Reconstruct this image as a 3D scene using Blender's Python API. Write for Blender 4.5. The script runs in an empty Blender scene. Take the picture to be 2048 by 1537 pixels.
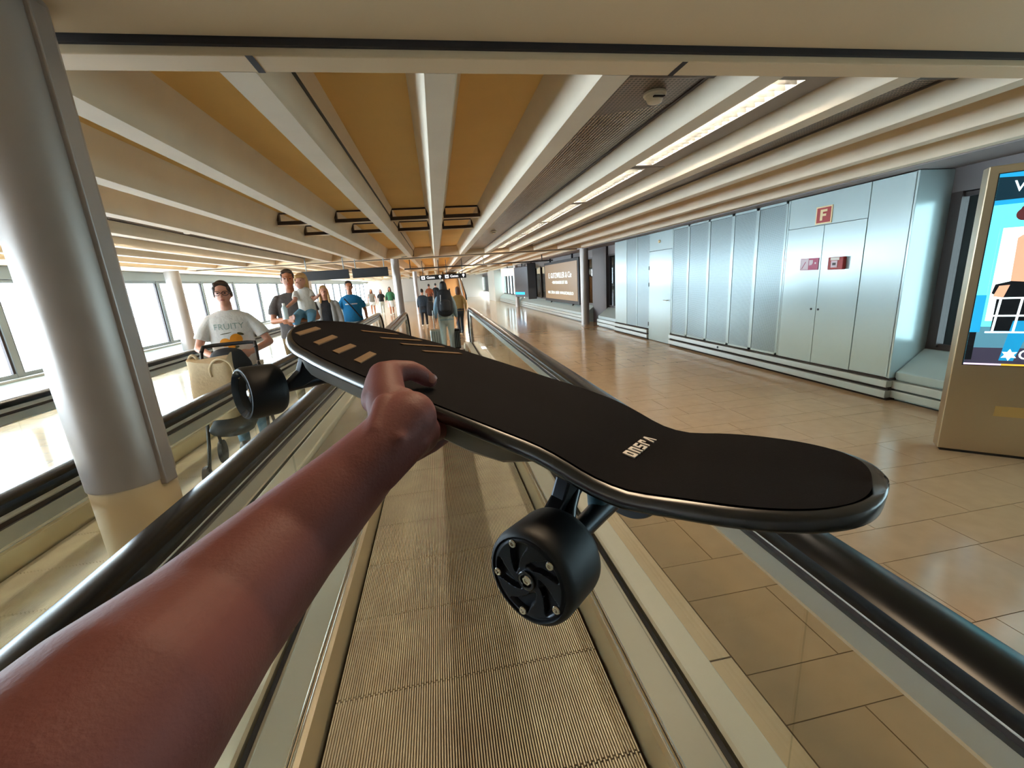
import bpy, bmesh, math, random
from mathutils import Vector, Matrix
random.seed(7)
sc = bpy.context.scene
COL = sc.collection
PI = math.pi

# ------------------------------------------------------------------ camera, world, light, exposure
ROT = Matrix(((0.9827470873485119, 0.10412309240260931, -0.15286119172809484),
              (-0.1730549381124784, 0.22599608694294057, -0.9586332755967554),
              (-0.06526982995919299, 0.9685474435023802, 0.24011601150714942)))
EYE = Vector((0, 0, 1.5))
FPX = 842.0
cam_d = bpy.data.cameras.new('camera')
cam_d.sensor_width = 36.0
cam_d.lens = FPX / 2048 * 36.0
cam_d.clip_start = 0.02
cam_d.clip_end = 200
cam = bpy.data.objects.new('camera', cam_d)
cam.matrix_world = Matrix.Translation(EYE) @ ROT.to_4x4()
COL.objects.link(cam)
sc.camera = cam

def lin(h):
    h = h.lstrip('#')
    out = []
    for i in (0, 2, 4):
        c = int(h[i:i+2], 16) / 255
        out.append(c / 12.92 if c <= 0.04045 else ((c + 0.055) / 1.055) ** 2.4)
    return tuple(out) + (1.0,)

world = bpy.data.worlds.new('hazy_daylight')
sc.world = world
world.use_nodes = True
bg = world.node_tree.nodes['Background']
bg.inputs['Color'].default_value = (0.76, 0.90, 1.0, 1)
bg.inputs['Strength'].default_value = 13.5

DOWN = 48.0                     # watts of each added fill spot
def area(name, loc, size, power, color, rot=(0, 0, 0)):
    d = bpy.data.lights.new(name, 'AREA')
    d.shape = 'RECTANGLE'
    d.size, d.size_y = size
    d.energy = power
    d.color = color
    o = bpy.data.objects.new(name, d)
    o.location = loc
    o.rotation_euler = rot
    COL.objects.link(o)
    return o

sc.view_settings.view_transform = 'Standard'
sc.view_settings.look = 'None'
sc.view_settings.gamma = 1.0
sc.view_settings.use_curve_mapping = False
sc.view_settings.exposure = 0.62
sc.cycles.max_bounces = 8
sc.cycles.diffuse_bounces = 4
sc.cycles.glossy_bounces = 4
sc.cycles.transparent_max_bounces = 16
sc.cycles.sample_clamp_indirect = 6.0
sc.cycles.caustics_reflective = False
sc.cycles.caustics_refractive = False


# ------------------------------------------------------------------ helpers
class MB:
    def __init__(s): s.v, s.f = [], []
    def add(s, vs, fs):
        b = len(s.v)
        s.v += [tuple(p) for p in vs]
        s.f += [tuple(i + b for i in f) for f in fs]
        return s
    def box(s, x0, x1, y0, y1, z0, z1):
        x0, x1 = min(x0, x1), max(x0, x1)
        y0, y1 = min(y0, y1), max(y0, y1)
        z0, z1 = min(z0, z1), max(z0, z1)
        vs = [(x, y, z) for x in (x0, x1) for y in (y0, y1) for z in (z0, z1)]
        return s.add(vs, [(0, 1, 3, 2), (4, 6, 7, 5), (0, 4, 5, 1), (2, 3, 7, 6), (0, 2, 6, 4), (1, 5, 7, 3)])
    def obox(s, M, sx, sy, sz):
        t = MB().box(-sx/2, sx/2, -sy/2, sy/2, -sz/2, sz/2)
        return s.add([M @ Vector(p) for p in t.v], t.f)
    def prism_y(s, prof, y0, y1):
        n = len(prof)
        vs = [(x, y0, z) for x, z in prof] + [(x, y1, z) for x, z in prof]
        fs = [(i, (i+1) % n, n + (i+1) % n, n + i) for i in range(n)]
        return s.add(vs, fs + [tuple(range(n))[::-1], tuple(range(n, 2*n))])
    def poly(s, pts): return s.add(pts, [tuple(range(len(pts)))])
    def extrude(s, pts, d):
        n = len(pts); d = Vector(d)
        vs = [Vector(p) for p in pts] + [Vector(p) + d for p in pts]
        fs = [(i, (i+1) % n, n + (i+1) % n, n + i) for i in range(n)]
        return s.add(vs, fs + [tuple(range(n))[::-1], tuple(range(n, 2*n))])
    def rings(s, rings, closed_ring=True, cap=True, loop=False):
        n = len(rings[0]); b = []
        vs = [p for r in rings for p in r]
        fs = []
        m = len(rings)
        for k in range(m if loop else m - 1):
            k2 = (k + 1) % m
            for i in range(n if closed_ring else n - 1):
                j = (i + 1) % n
                fs.append((k*n + i, k*n + j, k2*n + j, k2*n + i))
        if cap and not loop:
            fs.append(tuple(range(n))[::-1]); fs.append(tuple(range((m-1)*n, m*n)))
        return s.add(vs, fs)
    def tube(s, pts, r, n=10, closed=False):
        pts = [Vector(p) for p in pts]
        rs = r if isinstance(r, (list, tuple)) else [r] * len(pts)
        rings = []; ref = None
        m = len(pts)
        for i, p in enumerate(pts):
            if closed: t = (pts[(i+1) % m] - pts[i-1]).normalized()
            else: t = (pts[min(i+1, m-1)] - pts[max(i-1, 0)]).normalized()
            if ref is None: ref = Vector((0, 0, 1)) if abs(t.z) < 0.9 else Vector((1, 0, 0))
            a = (ref - t * ref.dot(t)).normalized(); ref = a
            b = t.cross(a)
            rings.append([p + (a * math.cos(2*PI*k/n) + b * math.sin(2*PI*k/n)) * rs[i] for k in range(n)])
        return s.rings(rings, loop=closed)
    def cyl(s, p0, p1, r0, r1=None, n=16): return s.tube([p0, p1], [r0, r0 if r1 is None else r1], n)
    def lathe(s, prof, M, n=32):
        # prof: (radius, height) around local z of M; ends closed when radius 0
        rings = [[M @ Vector((r*math.cos(2*PI*k/n), r*math.sin(2*PI*k/n), h)) for k in range(n)] for r, h in prof]
        return s.rings(rings, cap=False)
    def ball(s, c, rx, ry=None, rz=None, n=12, M=None):
        ry = ry or rx; rz = rz or rx; c = Vector(c)
        rings = []
        for i in range(1, n):
            a = PI * i / n
            rr = []
            for k in range(n*2):
                p = Vector((rx*math.sin(a)*math.cos(PI*k/n), ry*math.sin(a)*math.sin(PI*k/n), -rz*math.cos(a)))
                rr.append(c + (M @ p if M else p))
            rings.append(rr)
        return s.rings(rings)
    def loft(s, pts, side=(1, 0, 0), flat0=False, flat1=False, n=14):
        """pts: (point, rx, ry) ; organic limb with rounded (or flat) ends"""
        P = [Vector(p[0]) for p in pts]; m = len(P); side = Vector(side)
        T = [(P[min(i+1, m-1)] - P[max(i-1, 0)]).normalized() for i in range(m)]
        st = []
        def fr(t):
            a = side - t * side.dot(t)
            if a.length < 0.05: a = Vector((0, 1, 0)) - t * t.y
            a.normalize(); return a, t.cross(a)
        for i in range(m):
            rx, ry = pts[i][1], (pts[i][2] if len(pts[i]) > 2 else pts[i][1])
            st.append((P[i], T[i], rx, ry))
        def capst(c, sgn):
            p, t, rx, ry = c; q = min(rx, ry)
            return [(p + t * sgn * q * math.sin(a), t, rx * math.cos(a), ry * math.cos(a)) for a in (0.5, 0.95, 1.3, 1.5)]
        if not flat0: st = capst(st[0], -1)[::-1] + st
        if not flat1: st = st + capst(st[-1], 1)
        rings = []
        for p, t, rx, ry in st:
            a, b = fr(t)
            rings.append([p + a * rx * math.cos(2*PI*k/n) + b * ry * math.sin(2*PI*k/n) for k in range(n)])
        return s.rings(rings)
    def mesh(s, name, mat=None, smooth=False):
        me = bpy.data.meshes.new(name)
        me.from_pydata(s.v, [], s.f)
        bm = bmesh.new(); bm.from_mesh(me)
        bmesh.ops.recalc_face_normals(bm, faces=bm.faces)
        bm.to_mesh(me); bm.free()
        if mat: me.materials.append(mat)
        if smooth:
            me.shade_smooth()
        return me
    def build(s, name, mat=None, parent=None, smooth=False, bevel=0, seg=2, loc=None, **kw):
        o = bpy.data.objects.new(name, s.mesh(name, mat, smooth))
        COL.objects.link(o)
        if loc is not None: o.location = loc
        if parent: o.parent = parent
        if smooth == 'auto':
            pass
        if bevel:
            md = o.modifiers.new('bevel', 'BEVEL'); md.width = bevel; md.segments = seg; md.limit_method = 'ANGLE'; md.angle_limit = 0.6
        tag(o, **kw)
        return o

def smooth_angle(o, ang=0.7):
    me = o.data
    me.shade_smooth()
    me.set_sharp_from_angle(angle=ang)
    return o

def tag(o, label=None, cat=None, group=None, kind=None):
    if label: o['label'] = label
    if cat: o['category'] = cat
    if group: o['group'] = group
    if kind: o['kind'] = kind
    return o

def thing(name, label, cat, loc=(0, 0, 0), rz=0, group=None, kind=None):
    o = bpy.data.objects.new(name, None)
    COL.objects.link(o); o.location = loc; o.rotation_euler = (0, 0, rz); o.empty_display_size = 0.05
    return tag(o, label, cat, group, kind)

def inst(src, name, parent=None, loc=None, rot=None, mat=None):
    o = bpy.data.objects.new(name, src.data if hasattr(src, 'data') else src)
    COL.objects.link(o)
    if parent: o.parent = parent
    if loc is not None: o.location = loc
    if rot is not None: o.rotation_euler = rot
    return o

def blob(mb, name, mat, voxel, parent=None, smooth=4, factor=0.5, cut=None, **kw):
    """fuse overlapping closed shapes into one continuous skin"""
    me = mb.mesh(name + '_src')
    t = bpy.data.objects.new('blob_tmp', me); COL.objects.link(t)
    r = t.modifiers.new('r', 'REMESH'); r.mode = 'VOXEL'; r.voxel_size = voxel
    if smooth:
        q = t.modifiers.new('s', 'SMOOTH'); q.iterations = smooth; q.factor = factor
    dg = bpy.context.evaluated_depsgraph_get()
    ev = t.evaluated_get(dg)
    out = bpy.data.meshes.new_from_object(ev)
    bpy.data.objects.remove(t); bpy.data.meshes.remove(me)
    out.name = name
    if cut:
        bm = bmesh.new(); bm.from_mesh(out)
        for co, no in cut:
            bmesh.ops.bisect_plane(bm, geom=bm.verts[:] + bm.edges[:] + bm.faces[:], plane_co=co, plane_no=no, clear_outer=True)
            ed = [e for e in bm.edges if e.is_boundary]
            if ed: bmesh.ops.holes_fill(bm, edges=ed, sides=0)
        bm.to_mesh(out); bm.free()
    out.materials.clear(); out.materials.append(mat)
    out.shade_smooth()
    if cut: out.set_sharp_from_angle(angle=1.0)
    o = bpy.data.objects.new(name, out); COL.objects.link(o)
    if parent: o.parent = parent
    return tag(o, **kw)

def text(body, name, mat, parent, loc, size, M3, extrude=0.001, align='CENTER', sx=1.0):
    c = bpy.data.curves.new(name, 'FONT'); c.body = body; c.size = size; c.extrude = extrude
    c.align_x = align; c.align_y = 'CENTER'; c.fill_mode = 'BOTH'; c.resolution_u = 3
    c.materials.append(mat)
    t = bpy.data.objects.new('text_tmp', c); COL.objects.link(t)
    me = bpy.data.meshes.new_from_object(t.evaluated_get(bpy.context.evaluated_depsgraph_get()))
    bpy.data.objects.remove(t); bpy.data.curves.remove(c)
    me.name = name
    if not me.materials: me.materials.append(mat)
    o = bpy.data.objects.new(name, me); COL.objects.link(o)
    M = M3.to_4x4(); M.translation = Vector(loc)
    if sx != 1.0: M = M @ Matrix.Diagonal((sx, 1, 1, 1))
    o.parent = parent
    o.matrix_local = M
    return o

# ------------------------------------------------------------------ materials
def mat(name, col, rough=0.5, metal=0.0, noise=None, bump=None, spec=None, emit=None, coat=0, aniso=None, sss=0, rvar=0):
    m = bpy.data.materials.new(name); m.use_nodes = True
    nt = m.node_tree; b = nt.nodes['Principled BSDF']
    c = lin(col) if isinstance(col, str) else tuple(col) + ((1.0,) if len(col) == 3 else ())
    b.inputs['Base Color'].default_value = c
    b.inputs['Roughness'].default_value = rough
    b.inputs['Metallic'].default_value = metal
    if spec is not None: b.inputs['Specular IOR Level'].default_value = spec
    if coat: b.inputs['Coat Weight'].default_value = coat; b.inputs['Coat Roughness'].default_value = 0.1
    if sss:
        b.inputs['Subsurface Weight'].default_value = sss
        b.inputs['Subsurface Radius'].default_value = (1.0, 0.35, 0.2)
        b.inputs['Subsurface Scale'].default_value = 0.006
    if emit:
        b.inputs['Emission Color'].default_value = lin(emit[0]) if isinstance(emit[0], str) else tuple(emit[0]) + (1,)
        b.inputs['Emission Strength'].default_value = emit[1]
    if noise or bump:
        g = nt.nodes.new('ShaderNodeNewGeometry')
    if noise:
        sc_, amt = noise[0], noise[1]
        tx = nt.nodes.new('ShaderNodeTexNoise'); tx.inputs['Scale'].default_value = sc_; tx.inputs['Detail'].default_value = 5
        mp = nt.nodes.new('ShaderNodeMapping')
        if len(noise) > 2: mp.inputs['Scale'].default_value = noise[2]
        nt.links.new(g.outputs['Position'], mp.inputs['Vector']); nt.links.new(mp.outputs['Vector'], tx.inputs['Vector'])
        mx = nt.nodes.new('ShaderNodeMix'); mx.data_type = 'RGBA'
        mx.inputs['A'].default_value = tuple(max(0, x * (1 - amt)) for x in c[:3]) + (1,)
        mx.inputs['B'].default_value = tuple(min(1, x * (1 + amt)) for x in c[:3]) + (1,)
        nt.links.new(tx.outputs['Fac'], mx.inputs['Factor']); nt.links.new(mx.outputs['Result'], b.inputs['Base Color'])
        if rvar:
            mr = nt.nodes.new('ShaderNodeMapRange'); mr.inputs['To Min'].default_value = max(0.02, rough - rvar); mr.inputs['To Max'].default_value = rough + rvar
            nt.links.new(tx.outputs['Fac'], mr.inputs['Value']); nt.links.new(mr.outputs['Result'], b.inputs['Roughness'])
    if bump:
        tx = nt.nodes.new('ShaderNodeTexNoise'); tx.inputs['Scale'].default_value = bump[0]; tx.inputs['Detail'].default_value = 3
        nt.links.new(g.outputs['Position'], tx.inputs['Vector'])
        bp = nt.nodes.new('ShaderNodeBump'); bp.inputs['Strength'].default_value = bump[1]; bp.inputs['Distance'].default_value = bump[2] if len(bump) > 2 else 0.002
        nt.links.new(tx.outputs['Fac'], bp.inputs['Height']); nt.links.new(bp.outputs['Normal'], b.inputs['Normal'])
    return m

def glass_mat(name, tint, refl=0.03, rough=0.01):
    m = bpy.data.materials.new(name); m.use_nodes = True
    nt = m.node_tree; nt.nodes.clear()
    out = nt.nodes.new('ShaderNodeOutputMaterial'); mx = nt.nodes.new('ShaderNodeMixShader')
    tr = nt.nodes.new('ShaderNodeBsdfTransparent'); tr.inputs['Color'].default_value = tint
    gl = nt.nodes.new('ShaderNodeBsdfGlossy'); gl.inputs['Roughness'].default_value = rough
    lw = nt.nodes.new('ShaderNodeLayerWeight'); lw.inputs['Blend'].default_value = 0.5
    pw = nt.nodes.new('ShaderNodeMath'); pw.operation = 'POWER'; pw.inputs[1].default_value = 5.0
    fr = nt.nodes.new('ShaderNodeMath'); fr.operation = 'MULTIPLY_ADD'; fr.inputs[1].default_value = 0.55; fr.inputs[2].default_value = refl
    nt.links.new(lw.outputs['Facing'], pw.inputs[0]); nt.links.new(pw.outputs[0], fr.inputs[0])
    nt.links.new(fr.outputs[0], mx.inputs['Fac']); nt.links.new(tr.outputs['BSDF'], mx.inputs[1]); nt.links.new(gl.outputs['BSDF'], mx.inputs[2])
    nt.links.new(mx.outputs['Shader'], out.inputs['Surface'])
    return m

def perforated_mat(name, col, hole, pitch, frac, rough, metal):
    """sheet metal with rows of punched round holes (in the panel's x / y plane or y / z plane)"""
    m = mat(name, col, rough, metal)
    nt = m.node_tree; b = nt.nodes['Principled BSDF']
    g = nt.nodes.new('ShaderNodeNewGeometry'); sp = nt.nodes.new('ShaderNodeSeparateXYZ')
    nt.links.new(g.outputs['Position'], sp.inputs[0])
    def M(op, a, bb=None, cc=None):
        n = nt.nodes.new('ShaderNodeMath'); n.operation = op
        for i, v in enumerate((a, bb, cc)):
            if v is None: continue
            if isinstance(v, (int, float)): n.inputs[i].default_value = v
            else: nt.links.new(v, n.inputs[i])
        return n.outputs[0]
    a = M('ADD', sp.outputs['X'], sp.outputs['Z'])
    def cell(v): return M('SUBTRACT', M('FRACT', M('DIVIDE', v, pitch)), 0.5)
    ca, cb = cell(a), cell(sp.outputs['Y'])
    d = M('SQRT', M('ADD', M('MULTIPLY', ca, ca), M('MULTIPLY', cb, cb)))
    h = M('LESS_THAN', d, frac)
    mx = nt.nodes.new('ShaderNodeMix'); mx.data_type = 'RGBA'
    mx.inputs['A'].default_value = lin(col); mx.inputs['B'].default_value = lin(hole)
    nt.links.new(h, mx.inputs['Factor']); nt.links.new(mx.outputs['Result'], b.inputs['Base Color'])
    nt.links.new(M('MULTIPLY', M('SUBTRACT', 1.0, h), metal), b.inputs['Metallic'])
    nt.links.new(M('ADD', M('MULTIPLY', h, 0.4), rough), b.inputs['Roughness'])
    return m

M = {}
M['concrete'] = mat('painted_concrete', 'd6c6ae', 0.7, noise=(3, .10), bump=(60, .15, .002))
M['soffit'] = mat('warm_lit_soffit', 'e6ba70', 0.75, noise=(2, .08))  # warm bounce light in the coffers put into the base colour
M['slab'] = mat('beige_slab', 'd2b893', 0.6, noise=(1.5, .07))
M['dark_gap'] = mat('dark_gap', '2a2220', 0.8)
M['perf_ceiling'] = perforated_mat('perforated_ceiling_sheet', 'a39b99', '0c090a', 0.022, 0.36, 0.27, 0.6)
M['perf_wall'] = perforated_mat('perforated_wall_sheet', '94a3a4', '434c4c', 0.012, 0.28, 0.28, 0.5)
M['panel'] = mat('satin_white_panel', 'b7c9c9', 0.22, 0.25, noise=(1.2, .03), rvar=.05)
M['panel_edge'] = mat('panel_joint', '6d787a', 0.5)
M['steel'] = mat('brushed_steel', 'c8c2b6', 0.30, 0.9, noise=(4, .06, (1, 0.05, 1)), rvar=.06)
M['steel_warm'] = mat('brushed_steel_warm', 'cbbd9f', 0.34, 0.85, noise=(6, .06), rvar=.05)
M['alu'] = mat('anodised_aluminium', 'b9bcb6', 0.38, 0.75)
M['alu_bright'] = mat('polished_aluminium', 'eeeeea', 0.2, 0.9)
M['column'] = mat('silver_painted_column', 'a0968f', 0.36, 0.5, noise=(5, .05), rvar=.05)
M['deck_grey'] = mat('grey_decking', 'a8a597', .45, .25)
M['deck_pale'] = mat('bright_lit_outer_decking', 'e6dece', .35, .3)  # light reflected off the outer decking put into its near-white colour
M['guide'] = mat('white_guide_rail', 'dfdfd9', .3, .3)
M['sleeve'] = mat('cream_column_sleeve', 'd8c5a2', .38, .2)
M['rubber'] = mat('black_handrail_rubber', '0b0d10', 0.26, spec=0.3)
M['rail_gap'] = mat('handrail_recess', '3b302c', 0.5)
M['glass'] = glass_mat('balustrade_glass', (0.93, 0.95, 0.93, 1))
M['pane'] = glass_mat('window_glass', (0.95, 0.98, 1.0, 1))
M['pane_dark'] = glass_mat('tinted_window_glass', (0.45, 0.5, 0.5, 1))
M['frame'] = mat('grey_window_frame', '8a9496', 0.4, 0.3)
M['frame_dark'] = mat('dark_bronze_frame', '3a2f2c', 0.4, 0.3)
M['ledge'] = mat('pale_convector_cover', 'a9b8b8', 0.35, 0.3)
M['tile'] = mat('beige_floor_tile', 'ae9476', 0.14, noise=(9, .14), spec=0.45, rvar=.05)
M['grout'] = mat('tile_joint', '5d4632', 0.6)
M['border'] = mat('pale_border_stone', 'd0b48e', 0.3, noise=(12, .08))
M['pallet'] = mat('worn_aluminium_pallet', 'f2dcc2', 0.42, 0.15, noise=(5, .30, (1, 1, 1)))
M['black'] = mat('matt_black', '14151a', 0.55)
M['grip'] = mat('black_grip_tape', '0c090c', 0.9, spec=.12, bump=(1400, .5, .0006), noise=(900, .5))
M['deck_edge'] = mat('satin_black_deck_edge', '101318', 0.26, spec=0.8)
M['urethane'] = mat('black_urethane', '0d0f13', 0.5, spec=.4)
M['black_metal'] = mat('black_anodised_metal', '1b1e24', 0.32, 0.6)
M['chrome'] = mat('bright_bolt', 'd6cfc2', 0.22, 0.95)
M['white'] = mat('white_plastic', 'e8e2d6', 0.4)
M['white_print'] = mat('white_print', 'd8d4d0', 0.6)
M['tan_print'] = mat('tan_print', '705c46', 0.7, spec=.2)
M['ash'] = mat('enclosure_side', '4b4640', 0.35, 0.5)
M['red'] = mat('sign_red', 'a51d16', 0.4)
M['cream'] = mat('sign_cream', 'f1d7a4', 0.5)

def tile_far_mat():
    m = mat('distant_floor_tile', 'ae9476', 0.14, spec=0.45)
    nt = m.node_tree; b = nt.nodes['Principled BSDF']
    g = nt.nodes.new('ShaderNodeNewGeometry')
    br = nt.nodes.new('ShaderNodeTexBrick')
    br.inputs['Scale'].default_value = 1.0; br.inputs['Brick Width'].default_value = 0.58; br.inputs['Row Height'].default_value = 0.3
    br.inputs['Mortar Size'].default_value = 0.004
    c = lin('ae9476')
    br.inputs['Color1'].default_value = tuple(x * .93 for x in c[:3]) + (1,); br.inputs['Color2'].default_value = tuple(x * 1.06 for x in c[:3]) + (1,)
    br.inputs['Mortar'].default_value = lin('5d4632')
    nt.links.new(g.outputs['Position'], br.inputs['Vector']); nt.links.new(br.outputs['Color'], b.inputs['Base Color'])
    return m
M['tile_far'] = tile_far_mat()

# ------------------------------------------------------------------ floor
WX = -0.022                     # centre line of the near walkway
W2X = -2.13                     # centre line of the opposite walkway
Y_IN, Y_OUT = -2.0, 46.0
WEND, W2END = 9.7, 10.3
fl = MB()
fl.box(0.995, 5.4, 6.24, Y_OUT, -0.1, 0.0)
fl.box(-7.1, 0.995, WEND + .9, Y_OUT, -0.1, 0.0)
fl.box(-7.1, -3.0, Y_IN, WEND + .9, -0.1, 0.0)
floor = fl.build('floor', M['tile_far'], kind='structure', label='polished beige stone tile floor of the concourse', cat='floor')
MB().box(0.86, 5.4, Y_IN, 6.24, -0.1, -0.004).build('grout_bed', M['grout'], floor)
MB().box(-3.0, 0.86, Y_IN, WEND + .9, -0.3, -0.06).build('walkway_pit', M['dark_gap'], floor)
# tiles that can be told apart, laid as separate pieces
rows = [-0.02, 0.17, 0.36, 0.55, 0.93, 1.117, 1.50, 1.74, 2.12, 2.31, 2.69, 2.93, 3.31, 3.50, 3.88, 4.12, 4.50, 4.69, 5.07, 5.31, 5.69, 6.0, 6.24]
protos = {}
nt_ = 0
for r in range(len(rows) - 1):
    y0, y1 = rows[r], rows[r+1]
    x = 0.995 - (0.28 if r % 2 else 0.0) - 0.09 * (r % 3)
    while x < 4.62:
        w = (0.585, 0.43, 0.66)[(nt_ + r) % 3]
        xa, xb = max(x, 0.995), min(x + w, 4.64)
        if xb - xa > 0.05:
            key = (round(xb - xa, 3), round(y1 - y0, 3))
            if key not in protos:
                h = (key[0] - .004, key[1] - .004)
                protos[key] = MB().box(-h[0]/2, h[0]/2, -h[1]/2, h[1]/2, -0.008, 0.0).mesh('tile', M['tile'])
            inst(protos[key], 'tile', floor, ((xa + xb)/2, (y0 + y1)/2, random.uniform(-.0006, .0004)))
            nt_ += 1
        x += w
bt = MB().box(-.06, .06, -.596, .596, -.012, 0.001).mesh('border_tile', M['border'])
for k in range(9):
    inst(bt, 'border_tile', floor, (0.93, -0.6 + 1.2 * k, 0))

# ------------------------------------------------------------------ ceiling
ZR, ZS = 2.26, 2.51             # rib underside, coffer soffit
RX = lambda n: 0.096 + 0.695 * n
BEAM0, PITCH = 1.34, 11.26
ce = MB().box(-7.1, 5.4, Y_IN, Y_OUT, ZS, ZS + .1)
ceiling = ce.build('ceiling', M['soffit'], kind='structure', label='ribbed concrete ceiling with coffers coloured for warm bounce light', cat='ceiling')
half = [(0.058, 0), (0.066, .012), (.072, .05), (.082, .10), (.098, .16), (.116, .21), (.135, .25)]
prof = [(x, ZR + z) for x, z in half] + [(-x, ZR + z) for x, z in reversed(half)]
ribs = {}
for k in range(-1, 4):
    ya, yb = max(Y_IN, BEAM0 + PITCH * k + .47), min(Y_OUT, BEAM0 + PITCH * (k + 1) - .47)
    if yb - ya < .2: continue
    me = MB().prism_y(prof, ya, yb).mesh('rib', M['concrete'])
    for n in range(-9, 7):
        o = inst(me, 'rib', ceiling, (RX(n), 0, 0))
        if n == -9: smooth_angle(o, 0.5)
for k in range(0, 4):
    y = BEAM0 + PITCH * k
    MB().box(-7.0, 5.3, y - .34 if k else -2.0, y + .34, 2.302, 2.5).build('crossbeam_slab', M['slab'], ceiling, bevel=.008)
    MB().box(-7.0, 5.3, y + .36, y + .47, ZR, 2.5).build('crossbeam_lip', M['slab'], ceiling, bevel=.004)
    if k: MB().box(-7.0, 5.3, y - .47, y - .36, ZR, 2.5).build('crossbeam_lip', M['slab'], ceiling, bevel=.004)
    MB().box(-7.0, 5.3, y + .342, y + .358, 2.284, 2.5).build('gap_shade_strip', M['dark_gap'], ceiling)  # dark strip standing in for shade in the gap above the lip
for x in (-0.52, 1.02):        # open joints in the near lip
    d = -.06 if x < 0 else .03
    MB().add([(x - .012, BEAM0 + .355, ZR - .001), (x + .012, BEAM0 + .355, ZR - .001), (x + .012 + d*0, BEAM0 + .472, ZR - .001), (x - .012, BEAM0 + .472, ZR - .001)], [(0, 1, 2, 3)]).build('lip_joint', M['dark_gap'], ceiling)
MB().box(4.36, 5.3, Y_IN, Y_OUT, 2.255, 2.50).build('edge_bulkhead', mat('mauve_grey_bulkhead', '8f8583', .55), ceiling)
MB().box(-7.0, -6.26, Y_IN, Y_OUT, 2.262, 2.50).build('edge_bulkhead', M['concrete'], ceiling)

# perforated metal infill and lights in some coffers
def perf(n0, k, left):
    ya, yb = BEAM0 + PITCH * k + .47, BEAM0 + PITCH * (k + 1) - .47
    xa, xb = RX(n0) + .088, RX(n0 + 1) - .088
    z = 2.385
    MB().box(xa, xb, ya, ya + .27, z - .02, z + .1).build('panel_end_cap', M['frame_dark'], ceiling)
    n = 6; L = (yb - ya - .27) / n
    for i in range(n):
        y0 = ya + .27 + L * i
        MB().box(xa, xb, y0 + .004, y0 + L - .004, z, z + .012).build('perforated_panel', M['perf_ceiling'], ceiling)
    for s, x in ((1, xa), (-1, xb)):
        MB().box(x - .002, x + .022 * s, ya, yb, z - .006, z + .012).build('panel_edge_strip', M['frame_dark'], ceiling)
for k in (0, 1, 2):
    for n0 in (1, 3, -5, -7): perf(n0, k, n0 < 0)

ORD = ['first', 'second', 'third', 'fourth', 'fifth', 'sixth', 'seventh', 'eighth', 'ninth', 'tenth', 'eleventh', 'twelfth', 'thirteenth', 'fourteenth', 'fifteenth', 'sixteenth', 'seventeenth', 'eighteenth', 'nineteenth', 'twentieth', 'twenty-first', 'twenty-second']
M['tube'] = mat('lit_tube', 'ffffff', .5, emit=((1.0, .86, .68), 140.0))
M['reflector'] = mat('white_reflector', 'dfe2e0', .35, .15)
M['blade'] = mat('mirror_louvre', 'c9c9c4', .2, .9)
M['trough'] = mat('grey_light_housing', '8b8684', .45, .3)
LW, LL = 0.50, 1.66
lum_house = MB()
for s in (-1, 1):
    lum_house.box(s * .09, s * LW / 2, -LL/2, LL/2, 0, .012)
lum_house.box(-.1, .1, -LL/2, -LL/2 + .05, 0, .06).box(-.1, .1, LL/2 - .05, LL/2, 0, .06)
lum_house_me = lum_house.mesh('housing', M['trough'])
rp = [(-.09, 0), (-.075, .045), (-.045, .075), (0, .085), (.045, .075), (.075, .045), (.09, 0)]
lum_ref = MB().rings([[(x, -LL/2 + .05, z) for x, z in rp], [(x, LL/2 - .05, z) for x, z in rp]], closed_ring=False, cap=False).mesh('reflector', M['reflector'], True)
lum_tube = MB().cyl((0, -LL/2 + .08, .05), (0, LL/2 - .08, .05), .013, n=10).mesh('tube_lamp', M['tube'], True)
bl = MB()
for s in (-1, 1):
    bl.add([(-.088, s*.002, 0), (-.07, s*.012, .045), (0, s*.006, .028), (.07, s*.012, .045), (.088, s*.002, 0)], [(0, 1, 2), (2, 3, 4), (0, 2, 4)])
lum_blade = bl.mesh('louvre_blade', M['blade'])
def luminaire(x, y, label, group, blades):
    t = thing('ceiling_light', label, 'ceiling light', (x, y, 2.372), 0, group)
    inst(lum_house_me, 'housing', t); inst(lum_ref, 'reflector', t); inst(lum_tube, 'tube_lamp', t)
    if blades:
        nb = 21
        for i in range(nb):
            inst(lum_blade, 'louvre_blade', t, (0, -LL/2 + .1 + (LL - .2) * i / (nb - 1), 0.001))
    return t
for side, n0 in (('right', 2), ('left', -6)):
    i = 0
    for k in (0, 1, 2):
        ya = BEAM0 + PITCH * k + .47 + .25
        for j in range(6):
            luminaire((RX(n0) + RX(n0 + 1)) / 2, ya + LL/2 + j * (LL + .02),
                      f'{ORD[i]} louvred strip light from the near beam in the {side} row', f'strip lights in the {side} coffer', k == 0)
            i += 1


# warm fill spots added out of view to brighten the near walkway
for i, x in enumerate((-2.35, 0.25)):
    t = thing('fill_spot', f'added warm fill spot out of view over the {("opposite", "near")[i]} walkway', 'ceiling light', (x, .86, 2.302), 0, 'added fill spots out of view')
    smooth_angle(MB().lathe([(.075, .0), (.095, -.001), (.10, -.006), (.095, -.010), (.075, -.010), (.07, .0)], Matrix.Identity(4), 28).build('rim', M['white'], t))
    l = bpy.data.lights.new('fill_spot_lamp', 'SPOT'); l.energy = DOWN; l.color = (1.0, .74, .48); l.spot_size = 2.5; l.spot_blend = .6; l.shadow_soft_size = .28
    lo = bpy.data.objects.new('fill_spot_lamp', l); COL.objects.link(lo); lo.parent = t; lo.location = (0, 0, -.02)

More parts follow.
